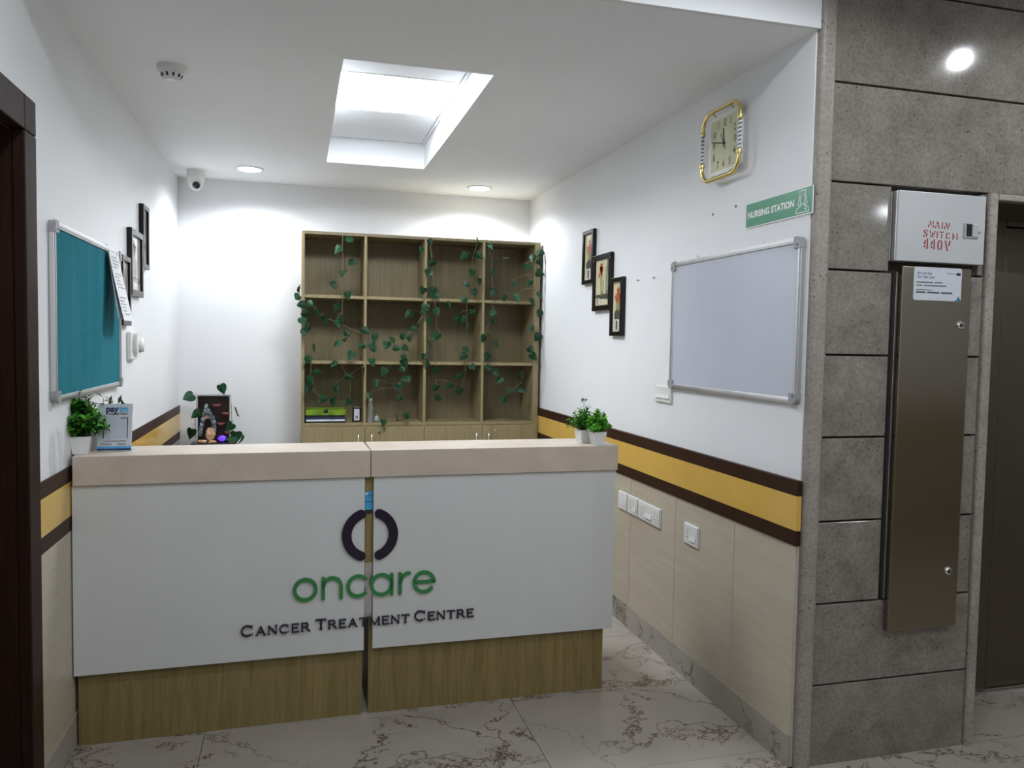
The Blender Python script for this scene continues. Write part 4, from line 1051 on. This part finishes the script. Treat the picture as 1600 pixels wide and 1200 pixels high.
plant('leggy plant with a grey flower sprig in the back pot at the right counter end', (1.214, 3.262, CZ), 0.2, 0.060, 0.056, dome_stems(30, 0.055, 0.09, 19, 16, 0.015) + [(-0.085, -0.01, 0.018, 10), (-0.070, 0.0, 0.045, 11), (-0.05, 0, 0.075, 11)], 25, ['bush', 'bush', 'bush_lime'], 0.022, 0.009, (-0.008, -0.012, 0.125))

# ------------------------------------------------------------------ ivy garlands
LEAF_MESH = []
def leaf_mesh(mat, curl, seed):
    """heart shaped ivy leaf, folded on its midrib, 1 unit long, hanging down from its stalk"""
    R = random.Random(seed)
    half = [(0, 0.02), (0.20, 0.14), (0.40, 0.06), (0.50, -0.14), (0.46, -0.38), (0.32, -0.62), (0.14, -0.84), (0.0, -1.0)]
    rib = [(0, -0.0), (0, -0.14), (0, -0.32), (0, -0.52), (0, -0.74)]
    vs = []
    def z(x, y): return 0.22 * abs(x) - curl * (y * y) * 0.35 + 0.02 * math.sin(9 * y + seed)
    for x, y in half: vs.append((x, z(x, y), y))
    for x, y in rib[1:]: vs.append((0, z(0, y) - 0.03, y))
    for x, y in half[1:-1]: vs.append((-x, z(-x, y), y * 1.02))
    r0 = 8; l0 = 12
    R_ = [0, 1, 2, 3, 4, 5, 6, 7]; L_ = [0] + [l0 + i for i in range(6)] + [7]
    rb = [0, r0, r0, r0 + 1, r0 + 2, r0 + 3, r0 + 3, 7]
    fs = []
    for side, flip in ((R_, False), (L_, True)):
        for i in range(7):
            q = [side[i], side[i + 1], rb[i + 1], rb[i]]; u = []
            for w in q:
                if w not in u: u.append(w)
            if len(u) > 2: fs.append(tuple(reversed(u)) if flip else tuple(u))
    k = len(vs); th = 0.03
    vs2 = [(a, b + th, c) for a, b, c in vs]
    fs += [tuple(i + k for i in reversed(f)) for f in fs]
    m = MB(); m.add(vs + vs2, fs, 0)
    m.tube([(0, 0.02, -0.1), (0, 0.05, 0.08), (0.02, 0.10, 0.22)], 0.018, 5)
    me = bpy.data.meshes.new('leaf'); me.from_pydata(m.v, [], m.f); me.materials.append(M[mat]); me.update()
    return me
for i, (mt_, cu_) in enumerate((('leaf', 0.3), ('leaf', 0.9), ('leaf_dark', 0.5), ('leaf_dark', 1.0))): LEAF_MESH.append(leaf_mesh(mt_, cu_, i))
def garland(label, stem, leaves, y, size=0.056, group='ivy garlands on the bookshelf', xmax=1.672, edge=0.82):
    R = random.Random(len(leaves) * 7 + int(abs(stem[0][0]) * 100))
    P = [Vector((min(p[0], xmax), y if len(p) < 3 else p[2], p[1])) for p in stem]
    sp = []
    for i in range(len(P) - 1):
        a, b = P[i], P[i + 1]
        sp += [a.lerp(b, k / 3) + Vector((R.uniform(-.004, .004), R.uniform(-.003, .003), 0)) for k in range(3)]
    sp.append(P[-1])
    g = thing('ivy_garland', label, 'garland', sp[0], 0, group)
    o = sp[0]
    m = MB(); m.tube([p - o for p in sp], 0.0019, 5)
    for lf in leaves:
        p = Vector((min(lf[0], xmax), lf[1], lf[2])); thin = len(lf) > 3
        s = size * R.uniform(0.85, 1.12)
        yaw = R.uniform(-0.75, 0.75) if not thin else R.choice((-1, 1)) * R.uniform(1.25, 1.5)
        roll = R.gauss(0, 0.75); pitch = R.uniform(-0.6, 0.45)
        rot = Matrix.Rotation(yaw, 3, 'Z') @ Matrix.Rotation(pitch, 3, 'X') @ Matrix.Rotation(roll, 3, 'Y')
        org = p + rot @ Vector((0, 0, 0.45 * s))
        org.x = min(org.x, xmax + 0.012)
        ob = link(R.choice(LEAF_MESH), 'leaf', g, org - o); ob.rotation_euler = rot.to_euler(); ob.scale = (s * R.uniform(.86, 1.08), s, s)
        top = org + rot @ Vector((0.02 * s, 0.10 * s, 0.22 * s))
        near = min(sp, key=lambda q: (q - top).length + max(0, q.z - top.z) * -0.2)
        if (near - top).length > 0.006:
            mid = near.lerp(top, 0.5) + Vector((0, -0.004, 0.012)); m.tube([near - o, mid - o, top - o], 0.0011, 4)
    m.build('vine', 'vine', g)
    return g
STEMS={
 'A':[(0.295, 2.209), (0.294, 1.95), (0.292, 1.783), (0.287, 1.499), (0.29, 1.36)],
 'B':[(0.008, 1.844), (0.023, 1.749), (0.04, 1.648), (0.044, 1.533)],
 'S':[(0.048, 1.769), (0.125, 1.693), (0.179, 1.652), (0.299, 1.603), (0.44, 1.539), (0.505, 1.497), (0.609, 1.485), (0.714, 1.533), (0.793, 1.608), (0.851, 1.708)],
 'C':[(0.105, 1.477), (0.087, 1.342), (0.088, 1.188), (0.157, 1.11), (0.251, 1.091), (0.341, 1.084), (0.353, 1.162), (0.333, 1.253)],
 'D':[(0.715, 1.454), (0.71, 1.381), (0.714, 1.295), (0.667, 1.182), (0.682, 1.109), (0.739, 1.016), (0.726, 0.976), (0.654, 0.95), (0.562, 0.935)],
 'E':[(0.872, 2.197), (0.824, 2.126), (0.855, 1.97), (0.836, 1.849), (0.851, 1.708), (0.875, 1.636), (0.888, 1.477), (0.851, 1.392), (0.872, 1.336)],
 'F':[(0.879, 2.21), (0.905, 2.047), (0.91, 1.836), (0.936, 1.711), (0.93, 1.535), (0.93, 1.297), (0.949, 1.112)],
 'G':[(1.22, 2.234), (1.185, 2.092), (1.167, 1.918), (1.148, 1.783), (1.148, 1.602), (1.14, 1.447), (1.146, 1.298)],
 'H':[(1.28, 2.211), (1.316, 2.112), (1.329, 1.998), (1.327, 1.856), (1.334, 1.708), (1.27, 1.527), (1.29, 1.399), (1.315, 1.323), (1.369, 1.28), (1.401, 1.211), (1.473, 1.163), (1.558, 1.219)],
 'I':[(1.689, 2.211), (1.699, 2.102), (1.704, 2.003), (1.674, 1.923), (1.682, 1.843), (1.685, 1.714), (1.664, 1.544), (1.639, 1.454), (1.644, 1.378)],
}
LEAVES={
 'A':[(0.342, 5.47, 2.17), (0.262, 5.473, 2.102), (0.353, 5.467, 2.019), (0.294, 5.472, 1.95, 1), (0.237, 5.474, 1.865), (0.327, 5.467, 1.799), (0.253, 5.457, 1.724), (0.263, 5.459, 1.611), (0.259, 5.46, 1.473), (0.351, 5.471, 1.397)],
 'B':[(0.013, 5.464, 1.831, 1), (0.001, 5.469, 1.78), (0.023, 5.472, 1.73), (0.046, 5.473, 1.674), (0.039, 5.471, 1.623), (0.046, 5.456, 1.549), (0.067, 5.458, 1.572)],
 'S':[(0.085, 5.459, 1.738), (0.125, 5.459, 1.692, 1), (0.179, 5.471, 1.632), (0.281, 5.469, 1.632), (0.33, 5.462, 1.545), (0.312, 5.46, 1.506, 1), (0.42, 5.458, 1.463), (0.451, 5.457, 1.565), (0.507, 5.473, 1.519), (0.504, 5.463, 1.445), (0.491, 5.462, 1.461), (0.589, 5.465, 1.472), (0.632, 5.471, 1.502), (0.661, 5.466, 1.453), (0.704, 5.473, 1.53), (0.779, 5.456, 1.59), (0.741, 5.458, 1.527, 1), (0.737, 5.464, 1.685)],
 'C':[(0.068, 5.469, 1.371), (0.111, 5.457, 1.439, 1), (0.137, 5.464, 1.285), (0.336, 5.457, 1.257), (0.087, 5.458, 1.227), (0.071, 5.465, 1.169), (0.257, 5.467, 1.169), (0.163, 5.463, 1.102), (0.238, 5.466, 1.082), (0.334, 5.472, 1.084), (0.237, 5.469, 1.341), (0.438, 5.459, 1.294, 1)],
 'D':[(0.721, 5.474, 1.452), (0.71, 5.474, 1.381), (0.701, 5.462, 1.309), (0.723, 5.469, 1.243), (0.714, 5.464, 1.349), (0.519, 5.466, 1.209), (0.571, 5.468, 1.288), (0.662, 5.455, 1.184), (0.693, 5.471, 1.2), (0.681, 5.467, 1.11), (0.725, 5.471, 0.992), (0.665, 5.462, 0.971, 1), (0.574, 5.469, 0.941), (0.495, 5.468, 1.353), (0.474, 5.46, 1.124)],
 'E':[(0.823, 5.469, 2.126), (0.832, 5.464, 1.848), (0.87, 5.457, 1.969), (0.851, 5.473, 1.708), (0.86, 5.474, 1.735), (0.848, 5.47, 1.392), (0.869, 5.46, 1.344, 1), (0.877, 5.463, 1.636), (0.891, 5.47, 1.477, 1)],
 'F':[(0.882, 5.468, 2.183), (0.904, 5.471, 2.047), (0.902, 5.466, 1.848), (0.924, 5.474, 1.823), (0.934, 5.461, 1.71), (0.927, 5.457, 1.535), (0.927, 5.456, 1.298), (0.937, 5.46, 1.186), (0.95, 5.456, 1.113), (1.027, 5.475, 1.19)],
 'G':[(1.219, 5.469, 2.216, 1), (1.113, 5.456, 2.097), (1.229, 5.459, 2.106), (1.178, 5.467, 1.985), (1.14, 5.456, 1.902), (1.233, 5.463, 1.924), (1.196, 5.459, 1.847), (1.12, 5.469, 1.793), (1.016, 5.471, 1.757), (1.182, 5.466, 1.707), (1.081, 5.472, 1.657), (1.121, 5.467, 1.662), (1.144, 5.456, 1.602, 1), (1.142, 5.468, 1.447), (1.12, 5.475, 1.399), (1.194, 5.474, 1.326), (1.091, 5.472, 1.258), (1.092, 5.459, 1.157)],
 'H':[(1.306, 5.468, 2.178), (1.328, 5.469, 1.997), (1.327, 5.473, 1.856), (1.329, 5.455, 1.707), (1.338, 5.467, 1.66), (1.266, 5.471, 1.527), (1.293, 5.474, 1.399), (1.308, 5.474, 1.323), (1.364, 5.472, 1.287), (1.383, 5.461, 1.232), (1.363, 5.472, 1.495), (1.48, 5.474, 1.163), (1.418, 5.465, 1.099), (1.557, 5.47, 1.164), (1.551, 5.455, 1.275)],
 'I':[(1.69, 5.473, 2.142), (1.681, 5.464, 2.079), (1.699, 5.46, 2.002), (1.68, 5.467, 1.843), (1.679, 5.455, 1.713), (1.661, 5.465, 1.544), (1.621, 5.47, 1.605), (1.616, 5.467, 1.454), (1.64, 5.474, 1.406), (1.623, 5.467, 1.797), (1.51, 5.47, 1.818), (1.412, 5.457, 1.815), (1.49, 5.458, 1.924), (1.594, 5.465, 1.926), (1.589, 5.474, 2.042), (1.618, 5.47, 2.104), (1.719, 5.47, 2.116, 1)],
}

GL = {'A': 'ivy garland hanging down the first bookshelf column from the top', 'B': 'short ivy cluster on the outer left edge of the bookshelf', 'S': 'ivy garland swagged across the middle row from left edge to second divider',
 'C': 'ivy garland looped inside the lowest left compartment above the folders', 'D': 'ivy garland dropping from the swag into the lowest second compartment', 'E': 'ivy garland winding down the second divider post', 'F': 'ivy garland hanging along the left side of the third column',
 'G': 'ivy garland hanging down the third column with a twig above the shelf top', 'H': 'ivy garland hanging along the left side of the fourth column', 'I': 'dense ivy garland down the right edge of the bookshelf'}
for k in STEMS: garland(GL[k], STEMS[k], [(a[0], a[1] - 0.014) + tuple(a[2:]) for a in LEAVES[k]], 5.470)

# ------------------------------------------------------------------ tabletop fountain on a low cabinet behind the counter
lc = thing('side_cabinet', 'low wooden cabinet in the left back corner hidden behind the counter', 'cabinet', (-0.53, 5.61, 0))
MB().box(-0.22, 0.22, -0.20, 0.07, 0.04, 0.738, 0.002).build('cabinet_body', 'shelf_wood', lc)
MB().box(-0.23, 0.23, -0.225, 0.075, 0.7385, 0.7655, 0.003).build('cabinet_top', 'shelf_wood', lc)
MB().box(-0.20, 0.20, -0.17, 0.06, 0, 0.0395).build('plinth', 'black_plastic', lc)
for s in (-1, 1):
    d_ = MB().box(min(s * 0.218, s * 0.002), max(s * 0.218, s * 0.002), -0.218, -0.2005, 0.05, 0.73, 0.002).build('door', 'shelf_wood', lc)
    MB().tube([(s * 0.03, -0.218, 0.55), (s * 0.03, -0.24, 0.54), (s * 0.03, -0.24, 0.46), (s * 0.03, -0.218, 0.45)], 0.004).build('handle', 'chrome', d_)
ft = thing('tabletop_fountain', 'dark tabletop fountain with rock arch, little cups and purple light', 'fountain', (-0.530, 5.55, 0.7885))
MB().box(-0.135, 0.140, -0.075, 0.075, -0.0225, 0.026, 0.006).build('basin', 'resin_brown', ft)
bk = MB().box(-0.098, 0.098, 0.030, 0.048, 0.0265, 0.332, 0.002)
bk.box(-0.098, -0.090, -0.005, 0.030, 0.0265, 0.332, 0.001); bk.box(0.090, 0.098, -0.005, 0.030, 0.0265, 0.332, 0.001); bk.box(-0.0895, 0.0895, -0.005, 0.030, 0.324, 0.332, 0.001)
bk.build('back_wall', 'resin_brown', ft)
def lump(mb, c, rx, ry, rz, seed, n=10, mi=0):
    R = random.Random(seed); vs = []; 
    for i in range(7):
        th = PI * i / 6
        for k in range(n):
            a = 2 * PI * k / n; q = R.uniform(0.78, 1.12) if 0 < i < 6 else 1
            vs.append((c[0] + rx * q * math.sin(th) * math.cos(a), c[1] + ry * q * math.sin(th) * math.sin(a), c[2] + rz * math.cos(th)))
    fs = [(i * n + k, i * n + (k + 1) % n, (i + 1) * n + (k + 1) % n, (i + 1) * n + k) for i in range(6) for k in range(n)]
    mb.add(vs, fs, mi)
am = MB()
for i, (x, z) in enumerate(((-0.084, 0.085), (-0.080, 0.115), (-0.076, 0.145), (-0.066, 0.175), (-0.058, 0.205), (-0.050, 0.235), (-0.045, 0.258), (-0.034, 0.228), (-0.020, 0.206), (-0.008, 0.184), (0.000, 0.158), (0.003, 0.128), (0.000, 0.100), (-0.048, 0.222))):
    lump(am, (x, 0.004, z), 0.016, 0.016, 0.022, i + 3)
am.build('rock_arch', 'rock_grey', ft)
MB().prism([(-0.060, 0.182), (-0.022, 0.182), (-0.030, 0.204), (-0.052, 0.204)], -0.004, 0.018).build('arch_ledge', 'rock_beige', ft)
m = MB(); lump(m, (-0.018, -0.020, 0.078), 0.032, 0.020, 0.048, 40); m.build('beige_rock', 'rock_beige', ft)
m = MB(); lump(m, (-0.066, -0.045, 0.036), 0.034, 0.020, 0.012, 41); m.build('flat_stone', 'rock_beige', ft)
m = MB(); lump(m, (-0.004, -0.050, 0.034), 0.030, 0.018, 0.010, 42); m.build('flat_stone', 'rock_beige', ft)
for x, z in ((0.020, 0.268), (0.078, 0.214), (0.044, 0.146), (0.090, 0.087)):
    MB().lathe([(0.010, -0.010), (0.022, -0.004), (0.028, 0.008), (0.025, 0.008), (0.018, 0.0)], 18, (x, 0.002, z)).build('cup', 'cup_clay', ft)
m = MB(); lump(m, (0.055, -0.018, 0.052), 0.026, 0.018, 0.020, 44); m.build('purple_light', 'purple_lamp', ft)
garland('ivy sprigs wound around the tabletop fountain', [(-0.64, 0.84), (-0.640, 0.98), (-0.63, 1.125), (-0.53, 1.128), (-0.425, 1.125), (-0.415, 1.0), (-0.41, 0.86), (-0.39, 0.825)],
        [(-0.685, 5.545, 1.112), (-0.474, 5.55, 1.165), (-0.638, 5.54, 1.000), (-0.386, 5.55, 1.008, 1), (-0.428, 5.53, 0.915), (-0.668, 5.54, 0.872), (-0.387, 5.53, 0.850), (-0.355, 5.53, 0.828, 1), (-0.415, 5.52, 0.838)], 5.553, 0.066, None)
